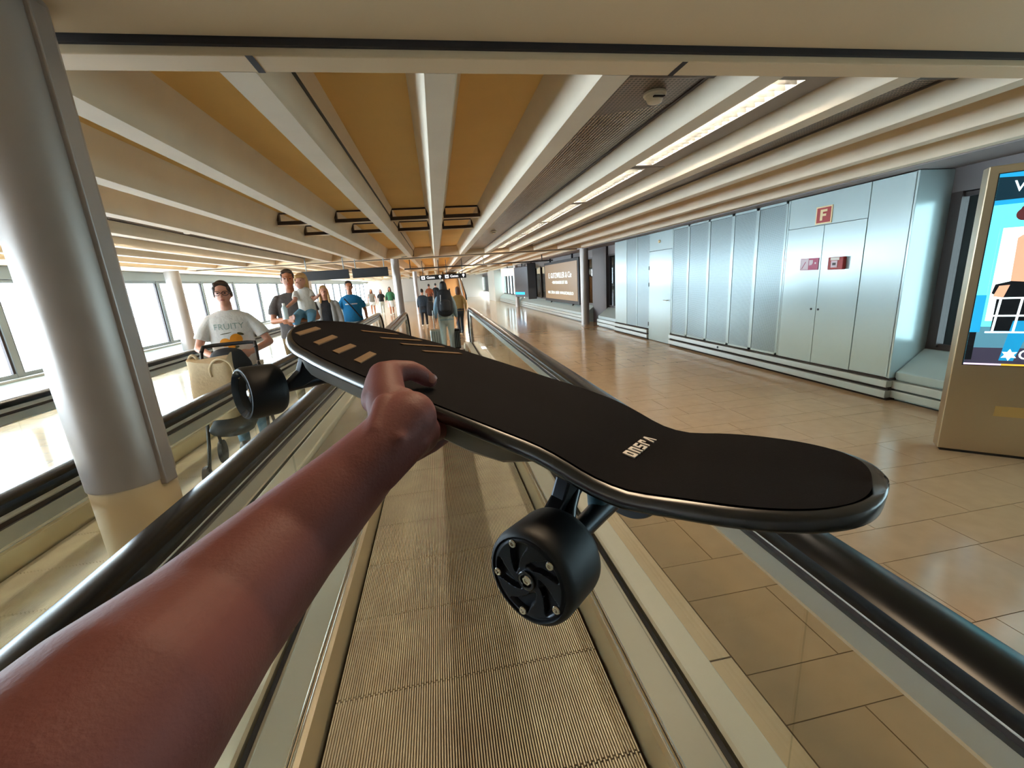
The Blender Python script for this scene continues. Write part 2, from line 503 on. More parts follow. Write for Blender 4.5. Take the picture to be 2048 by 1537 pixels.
# smoke detectors
det = MB()
for (x, y, lb) in ((1.21, 2.29, 'white smoke detector on perforated panel nearest the front beam'), (1.14, 8.1, 'small white smoke detector farther along the right perforated panel'),
                   (-3.05, 6.3, 'small white smoke detector on the left perforated panel')):
    t = thing('smoke_detector', lb, 'smoke detector', (x, y, 2.386))
    I = Matrix.Identity(4)
    smooth_angle(MB().lathe([(.0, 0), (.056, 0), (.058, -.012), (.052, -.02), (.0, -.02)], I, 28).build('base', M['white'], t))
    smooth_angle(MB().lathe([(.0, -.019), (.046, -.019), (.043, -.03), (.036, -.045), (.026, -.05), (.0, -.051)], I, 28).build('sensor_head', M['white'], t))
    MB().box(-.03, .03, -.052, -.038, -.036, -.03).build('slot', M['black'], t)

# hanging rectangular cable brackets between the ribs
for k, y in enumerate((6.1, 7.25)):
    for j, n in enumerate((-3, -2, -1, 0)):
        xa, xb = RX(n) + .10, RX(n + 1) - .10
        t = thing('cable_bracket', f'dark rectangular cable bracket, {ORD[k]} row from the viewer, {ORD[j]} coffer from the left', 'bracket', ((xa + xb)/2, y, ZS), 0, 'cable brackets in the coffers')
        w = (xb - xa) / 2; z = -.15
        MB().box(-w, w, -.03, .03, z, z + .045).build('channel', M['frame_dark'], t, bevel=.004)
        MB().box(-w, w, -.034, .034, z - .008, z).build('channel_base', M['concrete'], t)
        for s in (-1, 1):
            MB().box(s*w, s*(w - .03), -.03, .03, z + .045, -.002).build('riser', M['frame_dark'], t)
        MB().box(-w, w, -.012, .012, -.02, -.002).build('top_rail', M['frame_dark'], t)
MB().tube([(RX(-1) + .10, 1.82, 2.41), (RX(-1) + .10, 11.9, 2.41), (RX(-1) + .10, 12.0, 2.30), (-1.0, 12.2, 2.27)], .008, 8).build('electric_conduit', M['black'], ceiling)

# ------------------------------------------------------------------ columns
def column(x, y, r, label, z0=0.0, near=False):
    t = thing('column', label, 'column', (x, y, 0), 0, None, 'structure')
    I = Matrix.Identity(4)
    smooth_angle(MB().lathe([(0, z0), (r, z0), (r, .94), (0, .94)] if near else [(0, z0), (r, z0), (r, ZR + .045), (0, ZR + .045)], I, 48).build('shaft' if not near else 'base_sleeve', M['column'] if not near else M['sleeve'], t))
    if near:
        smooth_angle(MB().lathe([(0, .94), (r + .004, .94), (r + .004, ZR + .045), (0, ZR + .045)], I, 64).build('shaft', M['column'], t))
        a = math.radians(-8)
        d = Vector((math.cos(a), math.sin(a), 0))
        Mx = Matrix.Translation(d * (r + .005)) @ Matrix.Rotation(a, 4, 'Z')
        mb = MB(); mb.obox(Mx @ Matrix.Translation((0, 0, 1.60)), .022, .05, 1.36)
        mb.build('cover_strip', M['column'], t, bevel=.004)
    return t
column(-1.065, 1.5, .112, 'large silver column at left between the two walkways', 0, True)
column(-1.065, 12.6, .112, 'pale column on the centre line at the far walkway ends')
column(-1.065, 23.9, .112, 'thin distant column on the centre line beyond the gate signs')
column(4.45, 12.6, .125, 'silver column by the right windows just past the panelled wall')
column(4.45, 23.9, .125, 'second column by the right windows, beside the dark screens')
column(-6.5, 12.25, .16, 'column standing at the left window wall')
column(-6.5, 23.9, .16, 'farther column at the left window wall')

# ------------------------------------------------------------------ left window wall
LX = -6.9
wl = MB().box(LX - .15, LX, Y_IN, Y_OUT, 0, .44).build('wall_left', M['ledge'], kind='structure', label='low grey wall under the bright left windows', cat='wall')
MB().box(LX - .15, LX + .02, Y_IN, Y_OUT, 2.05, 2.5).build('window_header', M['frame'], wl)
MB().prism_y([(LX, .44), (LX, .02), (LX + .30, .02), (LX + .30, .24), (LX + .06, .43)], Y_IN, Y_OUT).build('convector_cover', M['ledge'], wl, bevel=.006)
MB().box(LX - .02, LX + .07, Y_IN, Y_OUT, .43, .465).build('window_sill', M['alu'], wl, bevel=.005)
ys = [8.15 + 2.1 * k for k in range(-5, 18)]
wn = 1
mull = MB().box(-.05, .04, -.06, .06, .46, 2.06).mesh('mullion', M['frame'])
for i in range(len(ys) - 1):
    y0, y1 = ys[i], ys[i+1]
    w = thing(f'window_{wn}', f'{ORD[wn-1]} large window of the left wall counted from the back wall', 'window', (LX - .06, (y0 + y1)/2, 0), 0, None, 'structure')
    wn += 1
    h = (y1 - y0) / 2
    inst(mull, 'mullion', w, (0, -h, 0))
    if i == len(ys) - 2: inst(mull, 'mullion', w, (0, h, 0))
    MB().box(-.03, .03, -h + .06, h - .06, .46, .53).box(-.03, .03, -h + .06, h - .06, 1.99, 2.06).build('frame_rail', M['frame'], w)
    MB().box(-.02, .02, -h + .06, -h + .10, .53, 1.99).box(-.02, .02, h - .10, h - .06, .53, 1.99).build('sash', M['frame_dark'], w)
    MB().box(-.004, .004, -h + .10, h - .10, .53, 1.99).build('pane', M['pane'], w)

# end walls and the unlit building beyond the right windows
M['grey_wall'] = mat('plain_grey_wall', 'a79c90', .6)
MB().box(-7.1, 7.2, Y_OUT, Y_OUT + .1, -.1, 2.6).build('wall_far', M['grey_wall'], kind='structure', label='plain wall closing the far end of the concourse', cat='wall')
MB().box(-7.1, 7.2, Y_IN - .1, Y_IN, -.1, 2.6).build('light_stop_wall', M['grey_wall'], kind='structure', label='unseen wall added behind the viewer to shut out light', cat='wall')  # unseen wall, added to control light from behind the viewer
ex = MB().box(7.0, 7.1, 2.6, 24.5, -.1, 2.6).box(5.3, 7.1, 2.6, 24.5, -.2, -.1).box(5.3, 7.1, 2.6, 24.5, 2.5, 2.6).box(5.0, 7.1, 24.4, 24.5, -.1, 2.6)
ex.build('wall_exterior', mat('unlit_neighbour_wall', '4a4442', .7), kind='structure', label='unlit neighbouring wall seen through the right windows', cat='wall')

# ------------------------------------------------------------------ right panelled wall
PX = 4.57
YA, YB = 3.58, 10.6
wr = MB().box(PX + .03, 4.99, YA + .02, YB - .02, 0, 2.248).build('wall_right', M['panel_edge'], kind='structure', label='white satin panelled wall on the right of the concourse', cat='wall')
def wpanel(y0, y1, z0, z1, m, name='wall_panel', x=PX):
    return MB().box(x, x + .028, y0 + .004, y1 - .004, z0 + .004, z1 - .004).build(name, m, wr, bevel=.003)
PT, PB = 2.248, .238
wpanel(YA, 4.02, PB, PT, M['panel'])
wpanel(4.02, 5.07, 1.885, PT, M['panel'])
wpanel(5.07, 5.10, PB, PT, M['panel'])
vy = [5.10, 5.63, 6.14, 6.73, 7.32, 7.865]
for a, b in zip(vy[:-1], vy[1:]):
    o = wpanel(a + .03, b - .03, PB, PT - .03, M['perf_wall'], 'perforated_panel', PX + .004)
    MB().box(PX - .001, PX + .02, a - (.03 if a > 5.2 else 0), a + .032, PB, PT).build('panel_stile', M['panel'], wr)
MB().box(PX - .001, PX + .02, 7.83, 7.862, PB, PT).build('panel_stile', M['panel'], wr)
MB().box(PX - .001, PX + .02, 5.10, 7.862, PT - .032, PT).box(PX - .001, PX + .02, 5.10, 7.862, PB, PB + .03).build('panel_stile', M['panel'], wr)
wpanel(7.865, 8.78, 1.885, PT, M['panel'])
wpanel(8.78, 9.34, PB, PT, M['perf_wall'], 'perforated_panel', PX + .004)
wpanel(9.34, 9.39, PB, PT, M['panel'], 'panel_stile')
wpanel(9.39, 9.9, PB, PT, M['perf_wall'], 'perforated_panel', PX + .004)
wpanel(9.9, YB, PB, PT, M['panel'])
MB().box(PX, 4.99, YA - .012, YA + .018, PB, PT).build('end_panel', M['panel'], wr, bevel=.004)
# double service door
for i, (a, b, hy) in enumerate(((4.02, 4.535, 4.50), (4.535, 5.07, 4.60))):
    d = thing(f'door_{i+1}', ('right' if i == 0 else 'left') + ' leaf of the flush double service door under the red F sign', 'door', (PX, (a + b)/2, PB), 0, None, 'structure')
    h = (b - a)/2
    MB().box(-.003, .028, -h + .003, h - .003, 0, 1.885 - PB).build('leaf', M['panel'], d, bevel=.003)
    yk = hy - (a + b)/2
    Mk = Matrix.Translation((-.003, yk, .665)) @ Matrix.Rotation(-PI/2, 4, 'Y')
    smooth_angle(MB().lathe([(0, 0), (.013, 0), (.013, .006), (0, .008)], Mk, 16).build('lock', M['black'], d))
d = thing('door_3', 'flush single door with a lever handle in the panelled wall', 'door', (PX, 8.3225, 0), 0, None, 'structure')
MB().box(-.004, .028, -.4535, .4535, .012, 1.88).build('leaf', M['panel'], d, bevel=.003)
hd_ = MB().cyl((-.004, -.36, .89), (-.05, -.36, .89), .009).cyl((-.05, -.37, .89), (-.05, -.24, .89), .009).build('lever_handle', M['steel'], d)
for z in (.35, 1.2, 1.55):
    MB().cyl((-.008, .452, z - .04), (-.008, .452, z + .04), .008).build('hinge', M['frame_dark'], d)
# skirting bars
bb = None
for a, b in ((YA - .03, 7.865), (8.78, YB)):
    for z0, z1, m in ((.218, .236, 'dark_gap'), (.145, .216, 'alu'), (.112, .143, 'dark_gap'), (.03, .11, 'alu'), (0, .029, 'dark_gap')):
        x = PX - (.045 if m == 'alu' else .012)
        o = MB().box(x, PX + .4, a, b, z0, z1)
        if bb is None:
            bb = o.build('baseboard_right', M[m], kind='structure', label='double aluminium skirting bar along the panelled wall', cat='skirting')
        else: o.build('skirting_bar', M[m], bb, bevel=.004 if m == 'alu' else 0)

RWALL = Matrix(((0, 0, -1), (-1, 0, 0), (0, 1, 0)))     # text on the right wall: reads towards -y, faces -x
s = thing('fire_sign', 'square red sign with a cream letter F above the double door', 'sign', (PX - .001, 4.555, 1.998))
MB().box(-.008, 0, -.108, .108, -.098, .098).build('border', M['cream'], s)
MB().box(-.010, -.008, -.092, .092, -.083, .083).build('face', M['red'], s)
fp = [(-.045, -.06), (-.012, -.06), (-.012, -.012), (.034, -.012), (.034, .014), (-.012, .014), (-.012, .036), (.045, .036), (.045, .062), (-.045, .062)]
MB().extrude([(-.0102, -a, b) for a, b in fp], (-.002, 0, 0)).build('letter', M['cream'], s)
M['pink'] = mat('faded_red', 'b2395f', .35)
M['palepink'] = mat('pale_pink_print', 'dcc6cc', .35)
s = thing('hose_sign', 'small pink and red pictogram sign on the left service door leaf', 'sign', (PX - .004, 4.69, 1.445))
MB().box(-.006, 0, -.13, .13, -.07, .07).build('plate', M['pink'], s)
MB().box(-.0075, -.006, .01, .125, -.065, .065).build('faded_half', M['palepink'], s)
MB().extrude([(-.0074, -.0, .05), (-.0074, -.055, .05), (-.0074, -.055, .01), (-.0074, -.04, -.01), (-.0074, -.0, -.015)], (-.001, 0, 0)).build('pictogram', M['palepink'], s)
MB().extrude([(-.0074, -.08, .02), (-.0074, -.1, .02), (-.0074, -.1, .0), (-.0074, -.08, .0)], (-.001, 0, 0)).build('pictogram', M['palepink'], s)
MB().extrude([(-.0078, .105, -.05), (-.0078, .095, -.05), (-.0078, .045, .03), (-.0078, .055, .03)], (-.001, 0, 0)).build('pictogram', M['pink'], s)
s = thing('fire_alarm_box', 'small red alarm call box on the right service door leaf', 'alarm box', (PX - .003, 4.295, 1.44))
MB().box(-.05, 0, -.095, .095, -.07, .07).build('case', M['red'], s, bevel=.008)
MB().box(-.053, -.05, -.05, .06, .035, .065).build('label_strip', M['white'], s)
MB().box(-.053, -.05, -.03, .05, -.045, .03).build('glass_window', M['palepink'], s)
MB().box(-.055, -.053, -.012, .03, -.02, .008).build('button', M['frame_dark'], s)
s = thing('alarm_bell', 'tiny round bell high on the panel above the single door', 'bell', (PX - .001, 8.35, 2.06))
MB().lathe([(0, 0), (.03, 0), (.03, .02), (0, .03)], Matrix.Rotation(-PI/2, 4, 'Y'), 16).build('cover', M['cream'], s)
s = thing('wall_socket', 'small black round outlet on the upper skirting bar', 'outlet', (PX - .046, 6.3, .18))
MB().lathe([(0, 0), (.018, 0), (.018, .006), (0, .008)], Matrix.Rotation(-PI/2, 4, 'Y'), 14).build('cap', M['black'], s)

# ------------------------------------------------------------------ right windows and ledges
RXW = 4.97
def right_bay(y0, y1, n, label, mullions, xw=RXW, pm='pane_dark'):
    w = thing(f'window_{n}', label, 'window', (xw, 0, 0), 0, None, 'structure')
    MB().box(0, .05, y0, y1, 2.02, 2.26).build('header', mat('grey_header', '6c6462', .5), w)
    MB().box(0, .05, y0, y1, .50, .58).build('frame_rail', M['frame_dark'], w)
    MB().box(0, .05, y0, y1, 1.98, 2.03).build('frame_rail', M['frame_dark'], w)
    last = y0
    for y in mullions:
        MB().box(-.03, .06, y - .045, y + .045, .55, 2.03).build('mullion', M['frame_dark'], w)
    ms = [y0] + list(mullions) + [y1]
    for a, b in zip(ms[:-1], ms[1:]):
        if b - a > .12: MB().box(.02, .028, a + .04, b - .04, .58, 1.98).build('pane', M[pm], w)
    return w
def right_ledge(y0, y1, n, label):
    t = thing(f'trim_{n}', label, 'window ledge', (0, 0, 0), 0, None, 'structure')
    MB().prism_y([(RXW + .02, .0), (RXW + .02, .52), (RXW - .02, .52), (4.66, .31), (4.64, .30), (4.64, .22), (4.66, .22), (4.66, 0)], y0, y1).build('convector_cover', M['ledge'], t, bevel=.005)
    for z0, z1 in ((.13, .21), (.03, .11)):
        MB().box(4.60, 4.67, y0, y1, z0, z1).build('skirting_bar', M['alu'], t, bevel=.004)
right_bay(Y_IN, YA, 31, 'dark framed window right of the panelled wall, behind the screen kiosk', [-.2, 1.2, 2.55, 3.50])
right_ledge(Y_IN, YA - .02, 1, 'slanted convector ledge under the window behind the kiosk')
for y, wd in ((3.30, .02), (3.16, .05), (3.02, .03)):
    MB().box(RXW + .10, RXW + .16, y - wd, y + wd, .55, 2.0).build('blind_slat', M['frame'], bpy.data.objects['window_31'])
right_bay(YB, 12.0, 32, 'short dark window between the panelled wall and the right column', [10.75, 11.3])
right_ledge(YB, 12.0, 2, 'short slanted window ledge before the right column')
right_bay(13.1, 24.0, 33, 'long dark window row behind the brown advertising board', [13.2, 15.0, 16.6, 18.4, 19.1, 20.2, 21.4, 22.6])
right_ledge(13.1, 24.0, 3, 'long pale window ledge under the brown advertising board')
MB().box(4.9, 5.3, 12.0, 13.1, 0, 2.26).build('trim_4', M['frame_dark'], kind='structure', label='dark bronze pier behind the right column', cat='pier')
right_bay(24.6, 32, 34, 'distant dark striped window row past the second right column', [25.2, 26.2, 27.2, 28.2, 29.4, 30.6])
right_ledge(24.6, 32, 4, 'distant convector ledge past the second right column')
fw = MB().box(4.3, 5.3, 32, 36, 0, 2.26).build('wall_segment', mat('pale_far_wall', 'c9c6bb', .4), kind='structure', label='pale wall block far along the right side', cat='wall')
right_bay(36, Y_OUT, 35, 'pale far windows at the end of the right side', [37, 38, 39, 40, 41, 42, 43, 44])

# brown advertising board
s = thing('advertising_board', 'brown lit advertising board with white lettering before the right windows', 'advertising board', (4.80, 16.5, 1.30))
MB().box(0, .10, -2.35, 2.35, -.80, .80).build('frame', M['black'], s, bevel=.01)
MB().box(-.012, 0, -2.2, 2.2, -.68, .70).build('face', mat('lit_brown_face', '8f7658', .35, emit=('9a7c5a', .22)), s)
M['lit_white'] = mat('lit_white_lettering', 'ffffff', .5, emit=((.7, .9, .9), .6))
for tx, z, sz, wx in (('E. GUTZWILLER & Cie', .24, .30, 1.10), ('\u2022 PRIVATBANKIERS SEIT 1886', -.03, .17, 1.0), ('BASEL  Z\u00dcRICH  GEN\u00c8VE  WWW.GUTZWILLER.CH', -.43, .155, 1.0)):
    text(tx, 'lettering', M['lit_white'], s, (-.016, 0, z), sz, RWALL, .002, sx=wx)
for y in (-1.5, 1.5):
    MB().box(.02, .08, y - .04, y + .04, .80, 0.96).build('hanger', M['black'], s)
    MB().box(.02, .08, y - .04, y + .04, -.96 + .25, -.80).build('support', M['black'], s) if False else MB().box(.02, .08, y - .03, y + .03, -.92, -.80).build('support', M['black'], s)

# far screens, lit sign
s = thing('flight_screen', 'tall dark screen with a cyan line, hung before the far right windows', 'screen', (4.35, 21.6, 1.35), math.radians(12))
MB().box(-.05, .05, -.95, .95, -.75, .75).build('case', mat('dark_slate_screen', '2c2a33', .4), s, bevel=.02)
MB().box(-.02, .02, -.02, .02, .75, 1.17).build('hanger', M['black'], s)
MB().box(-.056, -.05, -.3, .9, -.62, -.5).build('cyan_strip', mat('cyan_strip', '1aa3e0', .5, emit=('18a0e6', 1.0)), s)
s = thing('flight_screen', 'narrow black screen seen almost edge on beside the brown board', 'screen', (4.45, 19.9, 1.35), math.radians(75))
MB().box(-.05, .05, -.2, .2, -.8, .85).build('case', M['black'], s, bevel=.02)
MB().box(-.02, .02, -.02, .02, .85, 1.17).build('hanger', M['black'], s)
s = thing('lit_sign', 'small glowing yellow white sign box beside the second right column', 'sign', (4.05, 24.3, 1.93))
MB().box(-.36, .36, -.06, .06, -.2, .2).build('lightbox', mat('glowing_sign', 'fff3d2', .5, emit=((1, .86, .6), 2.2)), s, bevel=.02)
MB().box(-.02, .02, -.02, .02, .2, .58).build('hanger', M['black'], s)
s = thing('lit_sign', 'thin white light bar just right of the second right column', 'sign', (4.72, 22.6, 2.0))
MB().box(-.04, .04, -.5, .5, -.05, .05).build('lightbox', M['lit_white'], s, bevel=.01)
MB().box(-.015, .015, -.015, .015, .05, .30).build('hanger', M['black'], s)

# gate signs and back boards hanging over the walkway ends
for i, (x0, x1, y) in enumerate(((-3.3, -2.17, 11.75), (-2.08, -1.19, 11.75))):
    s = thing('overhead_board', ('left' if i == 0 else 'right') + ' of two black boards hung over the opposite walkway', 'overhead board', ((x0 + x1)/2, y, 1.92))
    w = (x1 - x0)/2
    MB().box(-w, w, -.06, .06, -.115, .115).build('case', M['black'], s, bevel=.01)
    for e in (-w * .8, w * .8):
        MB().cyl((e, 0, .115), (e, 0, .60), .012).build('hanger', M['frame'], s)
M['sign_white'] = mat('lit_pictogram', 'ffffff', .5, emit=((1, 1, 1), .9))
FRONT = Matrix(((1, 0, 0), (0, 0, -1), (0, 1, 0)))
for i, x in enumerate((-.12, .62)):
    s = thing('gate_sign', ('left' if i == 0 else 'right') + ' of two black direction signs with white gate lettering', 'sign', (x, 14.0, 1.735))
    MB().box(-.36, .36, -.05, .05, -.075, .075).build('case', M['black'], s, bevel=.008)
    MB().box(-.31, -.20, -.056, -.05, -.05, .05).build('pictogram', M['sign_white'], s)
    MB().box(-.275, -.235, -.058, -.056, -.03, .02).build('pictogram_detail', M['black'], s)
    text('Gates', 'lettering', M['sign_white'], s, (-.02, -.054, 0), .11, FRONT, .002)
    MB().lathe([(0, 0), (.035, 0), (.035, .006), (0, .006)], Matrix.Translation((.27, -.05, .015)) @ Matrix.Rotation(PI/2, 4, 'X'), 16).build('pictogram', M['sign_white'], s)
    MB().box(.262, .278, -.056, -.05, -.05, 0).build('pictogram_stem', M['sign_white'], s)
    for e in (-.25, .25): MB().cyl((e, 0, .075), (e, 0, .52), .01).build('hanger', M['black'], s)
s = thing('sign_rail', 'thin black rail spanning the concourse above the gate signs', 'rail', (1.2, 15.2, 2.08))
MB().box(-2.2, 3.0, -.02, .02, -.02, .02).build('bar', M['black'], s)
for e in (-2.0, .5, 2.6): MB().box(e - .015, e + .015, -.015, .015, .02, .435).build('hanger', M['black'], s)

# escalator rising at the far end, between the lanes
s = thing('escalator', 'beige sided escalator rising at the far end behind the gate signs', 'escalator', (1.0, 24, 0))
MB().extrude([(-.45, 0, 0), (.45, 0, 0), (.45, 5.5, 2.2), (-.45, 5.5, 2.2)], (0, 0, .06)).build('step_band', mat('beige_steps', 'c9a070', .5), s)
for x, dx in ((-.5, -.05), (.55, .05)):
    MB().extrude([(x, -.4, 0), (x, 0, .85), (x, 5.0, 2.25), (x, 5.5, 2.25), (x, 5.5, 1.9), (x, .6, 0)], (dx, 0, 0)).build('side_panel', mat('beige_cladding', 'e0bf94', .5), s)
    MB().tube([(x, -.45, .6), (x, -.3, .86), (x, 0, .93), (x, 4.6, 2.25)], .04, 8).build('handrail', M['rubber'], s)

# ------------------------------------------------------------------ moving walkways
PW = .5175
pal = MB()
pitch = 2 * PW / 114
for k in range(113):
    xa = -PW + pitch * (k + .5) + pitch * .24; xb = xa + pitch * .48
    e = .004 if k % 2 else -.004
    y0, y1 = -.197 + e, .197 + e
    pal.add([(xa, y0, 0), (xb, y0, 0), (xb + .0008, y0, -.012), (xa - .0008, y0, -.012), (xa, y1, 0), (xb, y1, 0), (xb + .0008, y1, -.012), (xa - .0008, y1, -.012)],
            [(0, 1, 5, 4), (1, 2, 6, 5), (3, 0, 4, 7), (0, 3, 2, 1), (4, 5, 6, 7)])
pal_me = pal.mesh('pallet', M['pallet'])
base_me = MB().box(-PW, PW, -.193, .193, -.03, -.012).mesh('pallet_tray', mat('pallet_groove', '1f1812', .8))

def sweep(prof, path):
    """prof (x, n) swept along a path of (y, z) points"""
    mb = MB(); rings = []
    m = len(path)
    for i in range(m):
        a = path[max(i-1, 0)]; b = path[min(i+1, m-1)]
        t = Vector((b[0] - a[0], b[1] - a[1])).normalized()
        nn = Vector((-t.y, t.x))
        rings.append([(x, path[i][0] + nn.x * n, path[i][1] + nn.y * n) for x, n in prof])
    return mb.rings(rings)

def bal_path(z, y0, y1, r):
    p = [(y0, z), ((y0 + y1)/2, z), (y1, z)]
    for k in range(1, 15):
        a = PI * .93 * k / 14
        p.append((y1 + r * math.sin(a), z - r + r * math.cos(a)))
    return p

def balustrade(t, side, y0, y1, jy, lit):
    s = side
    X = lambda x: s * x
    MB().prism_y([(X(.521), -.02), (X(.533), .125), (X(.56), .14), (X(.56), -.02)], y0, y1 + .3).build('skirt_panel', M['steel_warm'], t)
    MB().cyl((X(.548), y0, .142), (X(.548), y1 + .3, .142), .0042, n=8).cyl((X(.566), y0, .143), (X(.566), y1 + .3, .143), .0042, n=8).build('skirt_trim', M['alu_bright'], t)
    MB().prism_y([(X(.571), .0), (X(.571), .141), (X(.682), .131), (X(.690), .124), (X(.700), .124), (X(.700), 0)], y0, y1 + .3).build('inner_decking', M['deck_grey'], t)
    MB().prism_y([(X(.700), .10), (X(.700), .128), (X(.7145), .133), (X(.7145), .1)], y0, y1 + .25).build('glass_gasket', M['black'], t)
    MB().prism_y([(X(.7315), 0), (X(.7315), .125), (X(.745), .128), (X(.852), .112), (X(.862), .10), (X(.862), 0)], y0, y1 + .3).build('outer_decking', M['deck_pale'], t)
    # glass panels
    js = [y0] + [j for j in jy if y0 + .1 < j < y1 - .1] + [y1]
    for a, b in zip(js[:-1], js[1:]):
        last = b == js[-1]
        prof = [(a + .003, .11), (b - (0 if last else .003), .11)]
        if last:
            prof = [(a + .003, .11), (b + .1, .11)] + [(b + .34 * math.sin(q), .46 - .34 * math.cos(q)) for q in [PI * k / 12 for k in range(1, 12)]] + [(b, .80)]
        else: prof += [(b - .003, .80)]
        prof.append((a + .003, .80))
        MB().extrude([(X(.718), y, z) for y, z in prof], (X(.0115), 0, 0)).build('glass_panel', M['glass'], t)
    def sw(name, m, prof, z, r, smooth=True):
        o = sweep([(X(x), n) for x, n in prof], bal_path(z, y0, y1, r)).build(name, m, t)
        if smooth: smooth_angle(o, .6)
    sw('glass_edge_trim', M['alu_bright'], [(.708, -.004), (.740, -.004), (.740, .006), (.708, .006)], .80, .34, False)
    sw('rail_profile', M['alu'], [(.706, .006), (.742, .006), (.742, .056), (.706, .056)], .80, .34, False)
    sw('rail_recess', M['rail_gap'], [(.718, .056), (.732, .056), (.732, .100), (.718, .100)], .80, .34, False)
    sw('guide_rail', M['guide'], [(.704, .082), (.709, .076), (.722, .074), (.74, .076), (.748, .084), (.748, .110), (.74, .114), (.712, .114), (.704, .107)], .80, .34)
    hp = [(.674, .112), (.672, .128), (.676, .142), (.690, .152), (.727, .156), (.764, .152), (.778, .142), (.782, .128), (.780, .112), (.766, .106), (.757, .116), (.699, .116), (.688, .106)]
    sw('handrail', M['rubber'], hp, .80, .34)

def walkway(xc, y_end, label, jr, jl, y_pal):
    t = thing('moving_walkway', label, 'moving walkway', (xc, 0, 0))
    y = y_pal
    while y < y_end + .2:
        inst(pal_me, 'pallet', t, (0, y, 0)); 
        y += .4
    bm_ = MB().box(-PW, PW, y_pal - .2, y, -.05, -.0125).build('pallet_base', base_me.materials[0], t)
    MB().box(-PW - .02, PW + .02, y - .2, y + .5, -.05, .004).build('comb_plate', M['steel'], t, bevel=.003)
    balustrade(t, 1, -1.3, y_end, jr, True)
    balustrade(t, -1, -1.3, y_end, jl, True)
    return t
walkway(WX, WEND, 'moving walkway in the foreground under the skateboard', [.638 + 1.9*k for k in range(6)], [.1 + 1.9*k for k in range(7)], -.836)
walkway(W2X, W2END, 'opposite moving walkway on the left carrying the people', [1.3 + 1.9*k for k in range(6)], [1.33 + 1.9*k for k in range(6)], -.75)
MB().box(-1.255, -.892, Y_IN, WEND + .9, -.06, .06).build('trim_5', M['steel'], kind='structure', label='steel cover plate between the two walkways', cat='cover plate')

#PART2
# ------------------------------------------------------------------ screen kiosk
nv = Vector((.31, .33, 0)).normalized()          # into the kiosk, away from the viewer
tv = Vector((.33, -.31, 0)).normalized()         # along its face to the right
kz = thing('screen_kiosk', 'brushed steel kiosk with a bright advertising screen at right', 'kiosk', (3.70, 2.46, 0))
kz.matrix_world = Matrix(((tv.x, nv.x, 0, 3.70), (tv.y, nv.y, 0, 2.46), (0, 0, 1, 0), (0, 0, 0, 1)))
M['kiosk'] = mat('kiosk_brushed_steel', 'c6b294', .30, .85, noise=(3, .05, (1, 1, .2)), rvar=.06)
MB().box(0, 1.05, 0, .12, .02, 2.02).build('body', M['kiosk'], kz, bevel=.006)
MB().box(.02, 1.03, .01, .11, 0, .02).build('foot', M['black'], kz)
SX0, SX1, SZ0, SZ1 = .055, .99, .685, 1.965
scr = MB().box(SX0 - .006, SX1 + .006, -.002, 0, SZ0 - .006, SZ1 + .006).build('screen', M['black'], kz)
def em(name, c, s=1.0): return mat(name, c, .4, emit=(c, s))
def sp(pts, m, d):
    MB().extrude([(x, -.002 - d, z) for x, z in pts], (0, -.0004, 0)).build('screen_image', m, scr)
def rect(x0, x1, z0, z1): return [(x0, z0), (x1, z0), (x1, z1), (x0, z1)]
def oval(cx, cz, rx, rz, n=20): return [(cx + rx*math.cos(2*PI*k/n), cz + rz*math.sin(2*PI*k/n)) for k in range(n)]
C_ = {'sky': em('screen_cyan', '5fd8e6', 1.0), 'white': em('screen_white', 'e8fdff', 1.3), 'dark': em('screen_teal_dark', '0b2b38', .6), 'blue': em('screen_blue', '1d8fc0', .9),
      'hair': em('screen_brown', '5a2a2c', .6), 'face': em('screen_pink', 'd696a8', .8), 'skin': em('screen_tan', 'd09a7c', .9), 'jean': em('screen_jeans', '1787b8', .8),
      'floor': em('screen_floor', '3c3a4c', .6), 'grey': em('screen_pavement', '4f8397', .7), 'yellow': em('screen_yellow', 'f0b13a', .9), 'rose': em('screen_rose', 'e2778f', .9), 'lilac': em('screen_lilac', 'd9c4df', .9), 'night': em('screen_black', '0b1016', .4)}
sp(rect(SX0, SX1, SZ0, SZ1), C_['sky'], .0002)
sp(rect(SX0, SX1, 1.80, SZ1), C_['dark'], .0008)
sp([(SX0, SZ1 - .02), (SX0 + .16, SZ1 - .035), (SX0 + .17, SZ1), (SX0, SZ1)], C_['blue'], .0012)
sp(rect(SX0, SX1, 1.77, 1.80), C_['blue'], .0008)
sp(rect(SX0 + .05, SX1 - .3, 1.0, 1.62), C_['white'], .0009)
sp(rect(SX0 + .05, SX0 + .065, 1.0, 1.7), C_['sky'], .0013)
sp(rect(SX0, SX1, .80, .96), C_['grey'], .0009)
sp(rect(SX0, SX1, SZ0, .81), C_['floor'], .001)
sp(rect(SX0, SX0 + .035, .72, .92), C_['night'], .0014)
sp(rect(SX0, SX0 + .05, .92, 1.18), C_['blue'], .0013)
